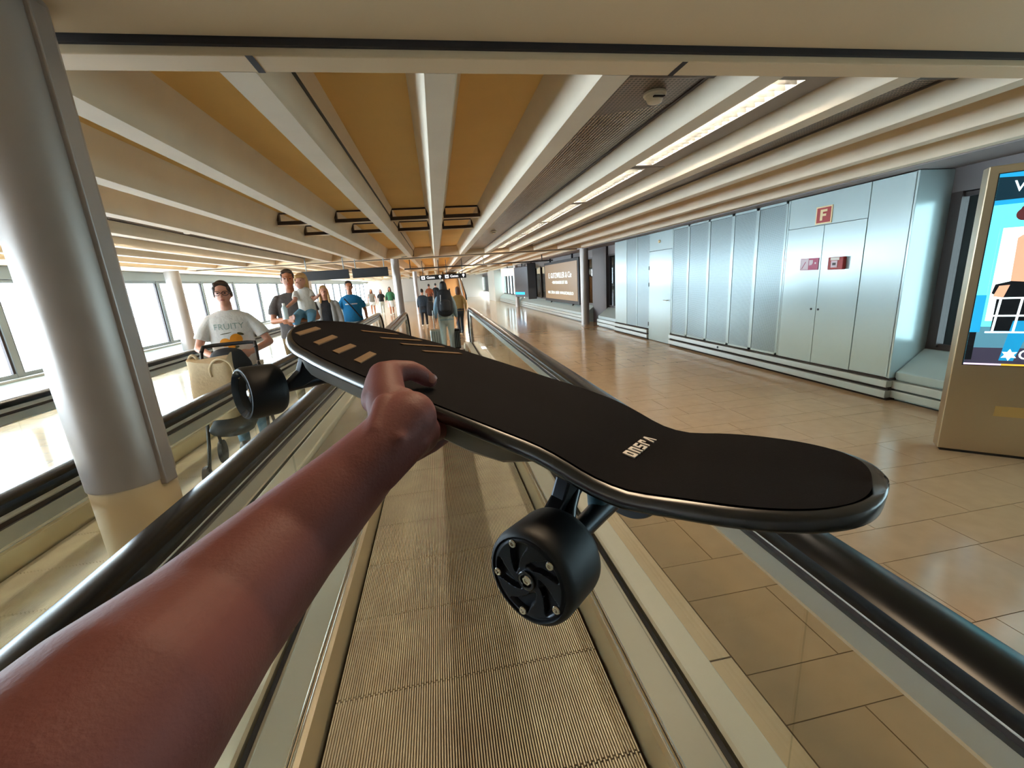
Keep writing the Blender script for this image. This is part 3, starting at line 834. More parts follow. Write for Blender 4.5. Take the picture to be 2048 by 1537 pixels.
# seated figure with a wire cart
sp([(SX0 + .15, 1.20), (SX0 + .14, 1.55), (SX0 + .24, 1.64), (SX0 + .42, 1.64), (SX0 + .5, 1.2)], C_['skin'], .0014)
sp(oval(SX0 + .225, 1.60, .055, .03), C_['white'], .0018)
sp(oval(SX0 + .205, 1.655, .05, .06), C_['face'], .0020)
sp(oval(SX0 + .21, 1.725, .085, .055), C_['hair'], .0024)
sp(oval(SX0 + .15, 1.70, .04, .04), C_['hair'], .0024)
sp([(SX0 + .07, 1.19), (SX0 + .08, 1.25), (SX0 + .15, 1.27), (SX0 + .6, 1.22), (SX0 + .6, 1.10), (SX0 + .12, 1.16)], C_['night'], .0018)
sp([(SX0 + .08, 1.17), (SX0 + .1, 1.24), (SX0 + .15, 1.245), (SX0 + .13, 1.16)], C_['skin'], .0022)
sp(rect(SX0 + .10, SX0 + .55, .93, 1.16), C_['night'], .0019)
sp([(SX0 + .17, .72), (SX0 + .2, 1.0), (SX0 + .3, 1.0), (SX0 + .24, .72)], C_['jean'], .0026)
for z in (.915, 1.03, 1.15): sp(rect(SX0 + .075, SX0 + .55, z, z + .011), C_['white'], .0030)
for x in (.115, .215, .32, .42): sp([(SX0 + x - .012, .915), (SX0 + x + .0, .915), (SX0 + x + .012, 1.16), (SX0 + x, 1.16)], C_['white'], .0031)
for k, c in enumerate(('lilac', 'yellow', 'rose', 'sky', 'yellow')): sp(rect(SX0 + (SX1 - SX0)*k/5, SX0 + (SX1 - SX0)*(k+1)/5, SZ0, SZ0 + .012), C_[c], .0034)
star = []
for k in range(12):
    r = .042 if k % 2 == 0 else .022
    star.append((SX0 + .215 + r*math.sin(PI*k/6), .762 + r*math.cos(PI*k/6)))
sp(star, C_['white'], .0034)
text('G', 'lettering', C_['white'], scr, (SX0 + .29, -.0062, .762), .095, FRONT, .0005)
text('W', 'lettering', C_['white'], scr, (SX0 + .125, -.0062, 1.875), .10, FRONT, .0005)
MB().box(.26, .44, -.004, 0, .31, .385).build('plate', mat('brass_plate', 'd8b878', .35, .7), kz)

# ------------------------------------------------------------------ skateboard, held in the air
S = .82
RB = Matrix(((-0.6578093389775045, 0.7379067337195321, 0.15093218969242456), (0.7338829705731442, 0.6730262146675811, -0.09193203942567693), (0.16941859123695835, -0.050292809641127416, 0.98426011513303)))
TB = Vector((0.17975933578834538, 0.47358923893732446, -0.30692129553150665))
HD = .1184
SKM = Matrix.Translation(EYE + TB * S) @ (RB * S).to_4x4()
BW = lambda u, v, w: SKM @ Vector((u, v, w))
sk = thing('skateboard', 'black electric skateboard held out over the walkway by a hand', 'skateboard')
sk.matrix_world = SKM
HWM = [(-.10, .114), (-.04, .112), (.03, .118), (.10, .126), (.20, .130), (.30, .135), (.40, .136), (.48, .134), (.53, .129)]
def VC(u):
    t = max(0, min(1, (u + .12) / .24)); t = t*t*(3 - 2*t)
    return -.007 + .015 * t
def hw(u, ins=0.0):
    if u <= -.10:
        t = (-.10 - u) / (.15 - ins)
        return (.114 - ins) * max(0, 1 - t**2.6) ** (1/2.6)
    if u >= .53:
        t = (u - .53) / (.19 - ins)
        return (.129 - ins) * max(0, 1 - t**1.95) ** (1/1.95)
    n = len(HWM)
    for k in range(n - 1):
        (a, x), (b, y) = HWM[k], HWM[k+1]
        if a <= u <= b:
            t = (u - a) / (b - a); m0 = HWM[max(k-1, 0)]; m1 = HWM[min(k+2, n-1)]
            d0 = (y - m0[1]) / (b - m0[0]) * (b - a) if k else 0; d1 = (m1[1] - x) / (m1[0] - a) * (b - a)
            return (2*t**3 - 3*t*t + 1)*x + (t**3 - 2*t*t + t)*d0 + (-2*t**3 + 3*t*t)*y + (t**3 - t*t)*d1 - ins
    return 0
def rise(u):
    r = 0
    if u < -.06:
        d = -.06 - u; r += .26 * (math.sqrt(d*d + .0004) - .02) if d > 0 else 0
    r += -.010 * math.exp(-((u + .035) / .05) ** 2)
    if u > .55: r += .06 * (u - .55)
    return r
def stations(ins):
    a = [-.10 - (.15 - ins) * math.sin(PI/2*k/22) for k in range(22, 0, -1)]
    m = [-.10 + .63*k/36 for k in range(37)]
    b = [.53 + (.19 - ins) * math.sin(PI/2*k/22) for k in range(1, 23)]
    return a + m + b
us = stations(0.0)
HS = [hw(u) for u in us]
TH = .019
def deck_ring(u, h):
    z = HD + rise(u)
    e = min(.016, h * .5)
    h = max(h, .0008)
    pts = []
    top = [(-h + e, 0), (-h*.5, -.002), (0, -.003), (h*.5, -.002), (h - e, 0)]
    edge = [(h - e*.45, -.0015), (h - e*.22, -.0042), (h - e*.02, -.0135), (h - e*.10, -.0162), (h - e*.6, -.0187)]
    bot = [(h*.5, -TH), (0, -TH), (-h*.5, -TH)]
    pr = top + edge + bot + [(-a, b) for a, b in reversed(edge)]
    return [(u, a + VC(u), z + b) for a, b in pr]
rg = [deck_ring(u, h) for u, h in zip(us, HS)]
smooth_angle(MB().rings(rg).build('deck', M['deck_edge'], sk), 1.0)
gr = []
for u in stations(.011):
    q = max(hw(u, .011), .0008)
    gr.append([(u, VC(u) + t * q, HD + rise(u) + .0008 - .003*(1 - abs(t))) for t in (-1, -.75, -.5, -.25, 0, .25, .5, .75, 1)])
smooth_angle(MB().rings(gr, closed_ring=False, cap=False).build('grip_tape', M['grip'], sk), 1.0)
# chevron prints at the nose
def bar(a, b, wd=.014):
    a, b = Vector(a), Vector(b); d = (b - a).normalized(); n = Vector((-d.y, d.x)) * wd / 2
    return [(p.x, p.y, HD + rise(p.x) + .0024 - .003*(1 - min(1, abs(p.y)/.12))) for p in (a - n, b - n, b + n, a + n)]
def bar2(a, b, wd):
    p = []
    A, B = Vector(a), Vector(b)
    for (q, s_) in ((A, -1), (B, -1), (B, 1), (A, 1)):
        p.append((q.x + s_*wd/2, q.y, HD + rise(q.x) + .0030 - .003*(1 - abs(q.y)/.14)))
    return p
for a, b in (((.628, -.078), (.664, -.017)), ((.560, -.078), (.597, -.019)), ((.490, -.081), (.527, -.023)), ((.421, -.083), (.460, -.026))):
    MB().extrude(bar2(a, b, .020), (0, 0, -.0022)).build('chevron_print', M['tan_print'], sk)
for a, b in (((.612, .052), (.560, .105)), ((.552, .056), (.492, .112)), ((.490, .060), (.428, .116)), ((.424, .060), (.372, .108))):
    MB().extrude(bar2(a, b, .010), (0, 0, -.0022)).build('chevron_print', M['tan_print'], sk)
# lettering on the grip: drawn as strokes
def q4(x0, x1, y0, y1): return [(x0, y0), (x1, y0), (x1, y1), (x0, y1)]
GL = [  # strokes of each glyph, x along the word, y up
 [q4(0, .27, 0, 1), q4(.62, .9, 0, 1), q4(.27, .62, 0, .24), q4(.27, .62, .76, 1)],
 [q4(0, .27, 0, 1), q4(.62, .9, 0, 1), q4(.27, .62, .76, 1)],
 [q4(0, .9, .8, 1), q4(0, .27, .6, .8), q4(0, .9, .4, .6), q4(.63, .9, .2, .4), q4(0, .9, 0, .2)],
 [q4(0, .27, 0, 1), q4(.27, .85, .78, 1), q4(.6, .85, .5, .78)],
 [[(0, 0), (.24, 0), (.56, 1), (.34, 1)], [(.76, 0), (1.0, 0), (.66, 1), (.44, 1)]],
]
lw_ = .0150
for i, polys in enumerate(GL):
    mb = MB()
    for pg in polys:
        mb.extrude([(-.0395 + y * .0150, -.028 + i * lw_ + x * lw_ * .80, HD + rise(-.035) + .0007) for x, y in pg], (0, 0, -.0016))
    mb.build('letter', M['white_print'], sk)
# battery and electronics enclosure
enc = []
for u, h, d in ((.635, .078, .006), (.60, .088, .022), (.565, .097, .034), (.54, .100, .040), (.15, .100, .040), (.10, .098, .034), (.06, .094, .018), (.04, .085, .004)):
    z = HD + rise(u) - TH + .002
    enc.append([(u, -h - .008, z), (u, -h, z - d * .8), (u, -h + .01, z - d), (u, h - .01, z - d), (u, h, z - d * .8), (u, h + .008, z)])
smooth_angle(MB().rings(enc).build('battery_enclosure', M['ash'], sk), .5)
# wheels
D2 = .0525; WWD = .0686; HT = .1622; WBS = .6897
def wheel(u, v_out, sgn, kind):
    """axis along v; sgn -1: outer face looks to -v"""
    Mw = Matrix.Translation((u, v_out, 0)) @ Matrix.Rotation(-sgn * PI/2 if False else (PI/2 if sgn < 0 else -PI/2), 4, 'X')
    # local z of Mw points out of the wheel (towards sgn * v)
    w = MB()
    R_ = D2
    if kind == 'hub':
        w.lathe([(0, -WWD), (R_ - .005, -WWD), (R_ - .001, -WWD + .006), (R_, -WWD + .012), (R_, -.010), (R_ - .0015, -.004), (R_ - .004, -.0008), (R_ - .0065, .0), (R_ - .0075, -.002), (R_ - .008, -.01), (0, -.01)], Mw, 72)
    else:
        w.lathe([(0, -WWD), (R_ - .005, -WWD), (R_ - .001, -WWD + .006), (R_, -WWD + .012), (R_, -.008), (R_ - .003, -.001), (R_ - .006, 0), (R_ - .011, -.003), (.034, -.012), (.030, -.020), (0, -.022)], Mw, 64)
    o = w.build('wheel', M['urethane'], sk); smooth_angle(o, .6)
    if kind == 'hub':
        NR, NT = 26, 180
        rr = [.0078 + (R_ - .0085 - .0078) * k / NR for k in range(NR + 1)]
        def ss(a, b, x):
            t = max(0, min(1, (x - a)/(b - a))); return t*t*(3 - 2*t)
        rings = []
        for r in rr:
            ring = []
            q = (r - .0078) / (R_ - .0085 - .0078)
            for k in range(NT):
                a = 2*PI*k/NT
                ph = math.sin(5*(a - 1.15*math.sin(q*1.7)*1.0 + .35) )
                mk = ss(-.12, .12, ph - .05) * ss(.16, .26, q) * (1 - ss(.80, .90, q))
                z = -.0005 - .0062 * mk - .0012 * ss(.93, .97, q)
                ring.append(Mw @ Vector((r*math.cos(a), r*math.sin(a), z)))
            rings.append(ring)
        rings = [[Mw @ Vector((.0078*math.cos(2*PI*k/NT), .0078*math.sin(2*PI*k/NT), -.008)) for k in range(NT)]] + rings
        smooth_angle(MB().rings(rings, cap=False).build('hub_cover', M['black_metal'], o), .9)
        for k in range(5):
            a = 2*PI*k/5 + math.radians(54); r = .0392
            Mb = Mw @ Matrix.Translation((r*math.cos(a), r*math.sin(a), -.001))
            smooth_angle(MB().lathe([(.0044, 0), (.0044, .0016), (.0038, .0024), (.0020, .0024), (.0018, .0008), (0, .0008)], Mb, 18).build('bolt', M['chrome'], o), .5)
        smooth_angle(MB().lathe([(.0105, -.001), (.0105, .002), (.0098, .0026), (.0072, .0026), (.0066, -.004), (.0105, -.004)], Mw, 32).build('hub_ring', M['deck_edge'], o), .5)
        smooth_angle(MB().lathe([(0, -.006), (.0062, -.006), (.0062, .0005), (.0048, .0018), (.0030, .0018), (.0028, .0008), (0, .0008)], Mw, 6).build('axle_nut', M['chrome'], o), .3)
    else:
        smooth_angle(MB().lathe([(.045, -.0005), (.0465, .0006), (.0455, .0012), (.0380, -.0055), (.036, -.0085), (.0365, -.0095), (.040, -.0065)], Mw, 48).build('rim', mat('glossy_rim_%d' % len(bpy.data.objects), '2b343c', .12, .4), o), .6)
        smooth_angle(MB().lathe([(0, -.021), (.009, -.021), (.009, -.013), (.006, -.011), (0, -.011)], Mw, 24).build('axle_nut', M['chrome'], o), .4)
        sp_ = MB()
        for k in range(12):
            a = 2*PI*k/12
            sp_.obox(Mw @ Matrix.Rotation(a, 4, 'Z') @ Matrix.Translation((.019, 0, -WWD - .001)), .022, .0032, .004)
        sp_.build('spokes', M['black_metal'], o)
        smooth_angle(MB().lathe([(.031, -WWD + .001), (.031, -WWD - .003), (.036, -WWD - .003), (.036, -WWD + .001)], Mw, 40).build('spoke_ring', M['black_metal'], o), .5)
    return o
wheel(0, -HT, -1, 'hub'); wheel(0, HT, 1, 'plain')
wheel(WBS, -HT, -1, 'plain'); wheel(WBS, HT, 1, 'plain')
# trucks
for u, f in ((0.0, 1), (WBS, -1)):
    ti = HT - WWD
    nm = 'truck_hanger'
    h = MB()
    h.tube([(u, -ti - .004, 0), (u, -ti + .02, 0), (u, 0, .006), (u, ti - .02, 0), (u, ti + .004, 0)], [.0115, .0125, .015, .0125, .0115], 14)
    o = h.build(nm, M['black_metal'], sk); smooth_angle(o, .7)
    zb = HD + rise(u) - TH
    # swept arms of the hanger towards the pivot
    for s in (-1, 1):
        a = MB().tube([(u, s * (ti - .012), .002), (u + f*.018, s * .052, .024), (u + f*.030, s * .022, .046), (u + f*.030, 0, .056)], [.0085, .0085, .010, .012], 10).build('hanger_arm', M['deck_edge'], o); smooth_angle(a, .7)
    for s in (-1, 1):
        pl = [(s*.092, .004), (s*.088, .020), (s*.066, .040), (s*.060, .062), (s*.064, zb - .018), (s*.060, zb - .002), (s*.0, zb - .002), (0, .045), (s*.03, .022), (s*.06, .006)]
        MB().extrude([(u + f*.020, y, z) for y, z in pl], (f*.020, 0, 0)).build('hanger_plate', M['black_metal'], o, bevel=.003)
    b = MB().rings([[(u + f*(.064 - .004), y * .9, zb - .030) for y in (-.02, .02)] + [(u + f*.012, y, zb - .030) for y in (.02, -.02)],
                    [(u + f*.082, y, zb + .001) for y in (-.034, .034)] + [(u - f*.022, y, zb + .001) for y in (.034, -.034)]])
    b.build('base_plate', M['black_metal'], sk, bevel=.004)
    MB().cyl((u + f*.020, 0, zb - .02), (u + f*.004, 0, .012), .013, .013, 18).build('bushing', mat('blue_grey_bushing_%d' % int(u > .3), '4a6673', .35), o, True)
    MB().cyl((u + f*.006, 0, .014), (u - f*.002, 0, -.006), .010, .009, 6).build('kingpin_nut', M['chrome'], o)
    MB().obox(Matrix.Translation((u + f*.046, 0, zb - .045)) @ Matrix.Rotation(f*.5, 4, 'Y'), .05, .032, .03).build('pivot', M['black_metal'], o, bevel=.005)
    for uu in (.045, -.010):
        for s in (-1, 1):
            MB().cyl((u + f*uu, s * .028, zb + .0005), (u + f*uu, s * .028, zb - .012), .0045, n=6).build('mount_bolt', M['chrome'], sk)

# ------------------------------------------------------------------ the arm and hand that hold it
def PX_(px, py, depth):
    return EYE + ROT @ (Vector(((px - 1024)/FPX, -(py - 768.5)/FPX, -1)) * depth)
def skin_mat(name, col, sss=.15):
    m = mat(name, col, .6, noise=(28, .18), bump=(420, .25, .0012), sss=sss, spec=.3)
    return m
M['arm_skin'] = skin_mat('dimmed_reddish_skin', '6c3f3a')  # dim light on the arm put into a darker skin colour
ps = thing('person', 'bare left forearm and hand gripping the black skateboard from the left', 'person', PX_(790, 880, .385))
inv = ps.matrix_world.inverted()
ps_inv = Matrix.Translation(-PX_(790, 880, .385))
A = MB()
def Lf(pts, **k):
    A.loft([(p[0],) + tuple(p[1:]) for p in pts], **k)
side = (BW(.3, 0, 0) - BW(.2, 0, 0)).normalized()
vdir = (ROT @ Vector((.72, .69, 0)))
ARM = [((-110, 1830), .150, .062, .056), ((60, 1630), .172, .060, .054), ((235, 1440), .205, .0575, .052), ((405, 1262), .262, .0535, .047), ((575, 1085), .325, .0475, .041), ((700, 962), .362, .0385, .033), ((778, 880), .386, .0335, .028), ((815, 838), .402, .0335, .027)]
Lf([(PX_(*p, d), rx, ry) for p, d, rx, ry in ARM], side=vdir, n=28)
# thumb side ridge, wrist bones, tendons
Lf([(PX_(690, 955, .341), .010), (PX_(752, 868, .3625), .0105), (PX_(772, 812, .393), .0125)])
Lf([(PX_(735, 965, .345), .0070), (PX_(798, 880, .3615), .0080), (PX_(808, 828, .391), .010)])
Lf([(PX_(330, 1240, .222), .0045), (PX_(430, 1150, .262), .0045), (PX_(545, 1085, .297), .0042), (PX_(640, 975, .332), .004)])
Lf([(PX_(470, 1300, .232), .006), (PX_(600, 1150, .292), .006), (PX_(720, 1010, .343), .005)])
Lf([(PX_(772, 965, .358), .008), (PX_(836, 885, .390), .012)])
# heel of the hand and palm, passing under the deck edge
Lf([(PX_(806, 880, .392), .025, .024), (PX_(838, 868, .412), .024, .021), (PX_(850, 864, .440), .018, .016), (PX_(880, 856, .47), .016, .013)], side=vdir)
Lf([(PX_(790, 850, .402), .026, .026), (PX_(805, 818, .424), .024, .024), (PX_(826, 826, .440), .018, .016)], side=vdir)
# thumb: metacarpal, proximal and distal phalanx with its nail end
TP = HD + .004
Lf([(PX_(784, 842, .404), .0215), (PX_(772, 790, .430), .0205), (PX_(771, 752, .452), .0185), (PX_(790, 744, .462), .0135), (PX_(822, 741, .474), .0112), (PX_(838, 748, .482), .0110), (PX_(852, 757, .490), .0100), (PX_(860, 762, .494), .0085)], n=18)
Lf([(PX_(752, 800, .428), .0155), (PX_(757, 762, .446), .0135), (PX_(770, 745, .455), .0120)])
# web between thumb and index
Lf([(PX_(790, 800, .436), .014), (PX_(802, 800, .446), .011)])
# four fingers curled beneath the enclosure
for i, (du, ln, r) in enumerate(((.335, .082, .0100), (.300, .090, .0104), (.264, .084, .0100), (.232, .066, .0088))):
    w0 = HD - .078
    pk = BW(du, -.118, w0 - .004); p1 = BW(du + .004, -.118 + ln*.55, w0 - .004); p2 = BW(du + .006, -.118 + ln*1.0, w0 + .002); p3 = BW(du + .006, -.118 + ln*1.28, w0 + .006)
    root = PX_(796 + 9*i, 838 + 9*i, .412 + .004*i)
    Lf([(root, .0155), (pk, r*1.12), (p1, r), (p2, r*.95), (p3, r*.85)], n=12)
arm = blob(MB().add([ps_inv @ Vector(v) for v in A.v], A.f), 'arm', M['arm_skin'], .0024, ps, 7, .5)
# thumb nail
tn = (PX_(864, 757, .4838) - ps.location); 
xd = (PX_(862, 763, .49) - PX_(838, 748, .482)).normalized(); zd = (-(ROT @ Vector((.15, -.25, -1)))).normalized(); zd = (zd - xd*zd.dot(xd)).normalized(); yd = zd.cross(xd)
Mn = Matrix((xd, yd, zd)).transposed().to_4x4(); Mn.translation = tn
nl = MB()
rings = []
for i in range(7):
    t = -1 + 2*i/6
    rings.append([Mn @ Vector((t*.0058, y*.0052*math.sqrt(max(.05, 1 - .55*t*t)), .0012*(1 - y*y) - .0012*max(0, t)**2)) for y in (-1, -.6, -.2, .2, .6, 1)])
smooth_angle(MB().rings(rings, closed_ring=False, cap=False).build('thumb_nail', mat('thumb_nail', 'a8705f', .35), ps), 1.2)

# ------------------------------------------------------------------ people
def cloth(name, col, rough=.85, **k): return mat(name, col, rough, noise=(9, .12), bump=(16, .5, .02), **k)
SK1 = mat('fair_skin', 'c99078', .5, noise=(20, .06), sss=.1)
SK2 = mat('tanned_skin', 'b0714f', .5, noise=(20, .06), sss=.1)
EYEM = mat('dark_eye', '1b1513', .3); LIP = mat('lips', 'a3584e', .5)
def V3(*a): return Vector(a)
def person(label, pos, H, yaw, skin, hair, hairm, top, topm, sleeve, bottom, botm, shoem, arms, legs=None, vox=.012, face=True, group=None, lean=0, w=1.0):
    """local frame: faces -y, x to its left in the picture; unit sizes for a 1.75 m body"""
    k = H / (1.80 if hair == 'helmet' else 1.785)
    p = thing('person', label, 'person', pos, yaw, group)
    B = MB()
    sh, el, wr_ = arms['sh'], arms['el'], arms['wr']
    lg = legs or {'kn': [V3(-.10, -.02, .48), V3(.10, .02, .48)], 'an': [V3(-.10, .02, .08), V3(.10, .06, .08)]}
    hipx = .095
    # torso, neck, head
    B.loft([(V3(0, .01, .93), .155*w, .105), (V3(0, 0, 1.05), .14*w, .095), (V3(0, 0, 1.22), .155*w, .10), (V3(0, .005, 1.34), .160*w, .094), (V3(0, .015, 1.425), .09, .06)])
    B.loft([(V3(0, .015, 1.40), .062), (V3(0, 0, 1.50), .056), (V3(0, -.005, 1.55), .056)])
    hc = V3(0, -.018, 1.635)
    B.loft([(hc + V3(0, .012, .055), .073, .086), (hc + V3(0, .004, .01), .072, .088), (hc + V3(0, -.012, -.04), .062, .074), (hc + V3(0, -.030, -.078), .040, .042)], n=20)
    B.loft([(hc + V3(0, -.094, .012), .010), (hc + V3(0, -.112, -.018), .014, .012)])                  # nose
    B.loft([(hc + V3(0, -.088, -.052), .022, .010), (hc + V3(0, -.086, -.058), .022, .010)])             # mouth
    for s in (-1, 1):
        B.ball(hc + V3(s*.076, .012, -.004), .012, .020, .032, 8)                                       # ears
        B.loft([(hc + V3(s*.012, -.080, .030), .010), (hc + V3(s*.048, -.068, .030), .009)])             # brow
    for i in (0, 1):
        B.loft([(sh[i] + V3(-sh[i].x*.2, 0, -.012), .046), ((sh[i] + el[i])/2, .043), (el[i], .037)])
        B.loft([(el[i], .037), ((el[i]*.65 + wr_[i]*.35), .036), (wr_[i], .026)])
        d = (wr_[i] - el[i]).normalized()
        hn = arms.get('hand', [d, d])[i]; hn = hn.normalized()
        sd = arms.get('pside', [V3(0, 1, 0), V3(0, 1, 0)])[i]; sd = (sd - hn*sd.dot(hn)).normalized(); pn = hn.cross(sd)
        B.loft([(wr_[i], .026, .022), (wr_[i] + hn*.05, .038, .017), (wr_[i] + hn*.085, .038, .015)], side=sd)
        for j, (o_, l_) in enumerate(((-.028, .068), (-.009, .078), (.010, .072), (.028, .056))):
            b0 = wr_[i] + hn*.085 + sd*o_; b1 = b0 + hn*l_*.55 + pn*.012; b2 = b1 + hn*l_*.4 + pn*.022
            B.loft([(b0, .0095), (b1, .009), (b2, .0075)], n=8)
        b0 = wr_[i] + hn*.03 - sd*.03; B.loft([(b0, .013), (b0 + hn*.035 - sd*.022, .0115), (b0 + hn*.065 - sd*.024, .009)], n=8)
        hp = V3((-1 if i == 0 else 1)*hipx, .01, .92)
        B.loft([(hp, .088), (hp*.5 + lg['kn'][i]*.5, .074), (lg['kn'][i], .055)])
        B.loft([(lg['kn'][i], .054), (lg['kn'][i]*.68 + lg['an'][i]*.32, .054), (lg['an'][i], .036)])
        B.loft([(lg['an'][i] + V3(0, .02, -.035), .036, .034), (lg['an'][i] + V3(0, -.13, -.05), .038, .026)])
    sc_ = lambda mb: MB().add([Vector(v)*k for v in mb.v], mb.f)
    blob(sc_(B), 'body', skin, vox, p, 3)
    if face:
        for s in (-1, 1):
            MB().ball(hc*k + V3(s*.031, -.080, .012)*k, .0105*k, .007*k, .0062*k, 8).build('eye', EYEM, p, True)
        MB().ball(hc*k + V3(0, -.0935, -.055)*k, .022*k, .006*k, .0055*k, 8).build('mouth', LIP, p, True)
    # hair
    Hh = MB()
    Hh.loft([(hc + V3(0, .022, .070), .074, .084), (hc + V3(0, .036, .02), .078, .074)], n=18)
    Hh.loft([(hc + V3(-.045, -.040, .098), .024), (hc + V3(.045, -.040, .098), .024)])
    if hair == 'long':
        for s in (-1, 1):
            Hh.loft([(hc + V3(s*.060, .0, .05), .030, .05), (hc + V3(s*.078, .0, -.05), .026, .05), (hc + V3(s*.085, -.01, -.17), .030, .05), (hc + V3(s*.075, -.02, -.26), .02, .03)], side=(1, 0, 0))
        Hh.loft([(hc + V3(0, .06, .05), .07, .04), (hc + V3(0, .07, -.08), .085, .04), (hc + V3(0, .075, -.23), .085, .035)])
    elif hair == 'bun':
        Hh.loft([(hc + V3(0, .07, .03), .06, .04), (hc + V3(0, .085, -.03), .03, .03)])
        for s in (-1, 1): Hh.loft([(hc + V3(s*.055, -.02, .06), .028, .04), (hc + V3(s*.070, .02, -.0), .016, .04)])
    elif hair == 'helmet':
        Hh.loft([(hc + V3(0, .03, .075), .085, .095), (hc + V3(0, .04, -.02), .098, .09), (hc + V3(0, .045, -.12), .092, .07)])
    else:
        for s in (-1, 1): Hh.loft([(hc + V3(s*.060, .0, .06), .022, .05), (hc + V3(s*.070, .02, .0), .010, .04)])
    blob(sc_(Hh), 'hair', hairm, max(.007, vox*.8), p, 3)
    # top
    T = MB(); g = 1.0
    z0 = {'tee': .90, 'long_tee': .84, 'coat': .66, 'dress': .9}[top]
    T.loft([(V3(0, .01, z0), .188*w, .130), (V3(0, .0, z0 + .16), .178*w, .124), (V3(0, 0, 1.22), .186*w, .122), (V3(0, .005, 1.34), .200*w, .112), (V3(0, .010, 1.405), .195*w, .092), (V3(0, .012, 1.445), .145*w, .078), (V3(0, .012, 1.478), .080, .064)], flat0=True, flat1=True, n=26)
    for i in (0, 1):
        a = sh[i]; b = el[i]
        if sleeve == 'short':
            e = a*.30 + b*.70; T.loft([(a + V3(-a.x*.18, 0, -.004), .058), (a*.6 + b*.4, .063), (e, .066)], flat1=True)
        elif sleeve == 'long':
            T.loft([(a + V3(-a.x*.15, 0, -.004), .058), ((a + b)/2, .057), (b, .050), (b*.5 + wr_[i]*.5, .044), (b*.08 + wr_[i]*.92, .038)], flat1=True)
        else:
            T.loft([(a, .062), (a*.85 + b*.15, .06)])
    to = blob(sc_(T), {'tee': 't_shirt', 'long_tee': 'shirt', 'coat': 'coat', 'dress': 'top'}[top], topm, vox, p, 3)
    # bottoms
    Q = MB()
    Q.loft([(V3(0, .01, .99), .160*w, .115), (V3(0, .012, .90), .182*w, .128), (V3(0, .012, .84), .172*w, .12)], flat0=True)
    if bottom == 'skirt':
        Q.loft([(V3(0, .01, .90), .18, .13), (V3(0, .01, .50), .21, .16)], flat1=True)
    for i in (0, 1):
        hp = V3((-1 if i == 0 else 1)*hipx, .01, .90)
        kn, an = lg['kn'][i], lg['an'][i]
        if bottom == 'trousers':
            Q.loft([(hp, .102), (hp*.5 + kn*.5, .088), (kn, .070), (kn*.5 + an*.5, .062), (an + V3(0, 0, -.01), .056)], flat1=True)
        elif bottom == 'shorts':
            Q.loft([(hp, .104), (hp*.45 + kn*.55, .098)], flat1=True)
    blob(sc_(Q), bottom, botm, vox, p, 3)
    for i in (0, 1):
        an = lg['an'][i]
        F = MB().loft([(an + V3(0, .03, -.032), .045, .046), (an + V3(0, -.06, -.036), .046, .040), (an + V3(0, -.145, -.048), .046, .030)])
        z = min(v[2] for v in F.v)
        blob(sc_(F), 'shoe', shoem, .012, p, 2)
    return p, k

def arms_down(sw=.06, out=.03):
    return {'sh': [V3(-.185, .01, 1.39), V3(.185, .01, 1.39)], 'el': [V3(-.225 - out, .02 + sw, 1.12), V3(.225 + out, .02 - sw, 1.12)], 'wr': [V3(-.235 - out, -.03 + sw, .89), V3(.235 + out, -.06 - sw, .89)]}
WALK = {'kn': [V3(-.09, -.09, .49), V3(.09, .06, .48)], 'an': [V3(-.09, -.10, .075), V3(.09, .22, .10)]}
BLACKC = cloth('black_cloth', '17171b'); SHOE = mat('dark_shoe', '24211f', .5); WSHOE = mat('white_shoe', 'dedad2', .6)
BR = mat('brown_hair', '3c2a20', .55, noise=(60, .3)); BLN = mat('blond_hair', 'b98d55', .5, noise=(60, .3)); DRK = mat('dark_hair', '1f1715', .55)
JEAN = cloth('faded_denim', '5d7f92'); PALE = cloth('pale_trousers', 'b9c4c2'); KHAKI = cloth('khaki_trousers', '7a6747')

# woman in the printed tee behind the stroller
wa = {'sh': [V3(-.19, .0, 1.39), V3(.19, .0, 1.39)], 'el': [V3(-.30, -.06, 1.12), V3(.33, -.04, 1.12)], 'wr': [V3(-.15, -.30, 1.05), V3(.17, -.30, 1.06)],
      'hand': [V3(.6, -.75, -.1), V3(-.75, -.6, .0)], 'pside': [V3(0, .2, 1), V3(0, .2, 1)]}
TEE = cloth('white_cotton_tee', 'dcdad6')
w1, k1 = person('woman with glasses in a white fruit print tee pushing the black stroller', (-2.02, 4.55, 0), 1.685, math.radians(16), SK1, 'bun', BR, 'tee', TEE, 'short', 'trousers', JEAN, SHOE, wa, vox=.0075, w=1.08)
hc = V3(0, -.018, 1.635)
GLS = mat('dark_glasses_frame', '241a1a', .3)
gl = MB()
for s in (-1, 1):
    gl.tube([(hc + V3(s*.036 + .029*math.cos(a)*1.0, -.100 + .004*abs(math.cos(a)), .010 + .021*math.sin(a)))*k1 for a in [2*PI*q/18 for q in range(18)]], .0026, 6, closed=True)
    gl.tube([(hc + V3(s*.063, -.096, .016))*k1, (hc + V3(s*.080, .01, .014))*k1], .0024, 6)
gl.tube([(hc + V3(-.008, -.106, .012))*k1, (hc + V3(.008, -.106, .012))*k1], .0026, 6)
gl.build('glasses', GLS, w1)
def on_chest(x, z): return (x, -.140 - .0 * z, z)
GRY = cloth('grey_print', '8fa39c'); ORG = mat('orange_print', 'd98a12', .8); GRN = mat('olive_print', '555437', .8)
def chest_surface(o, x, z):
    ok, loc, nor, idx = o.ray_cast(Vector((x, -1, z)), Vector((0, 1, 0)))
    return loc.y if ok else -.14
tee = [c for c in w1.children if c.name.startswith('t_shirt')][0]
bpy.context.view_layer.update()
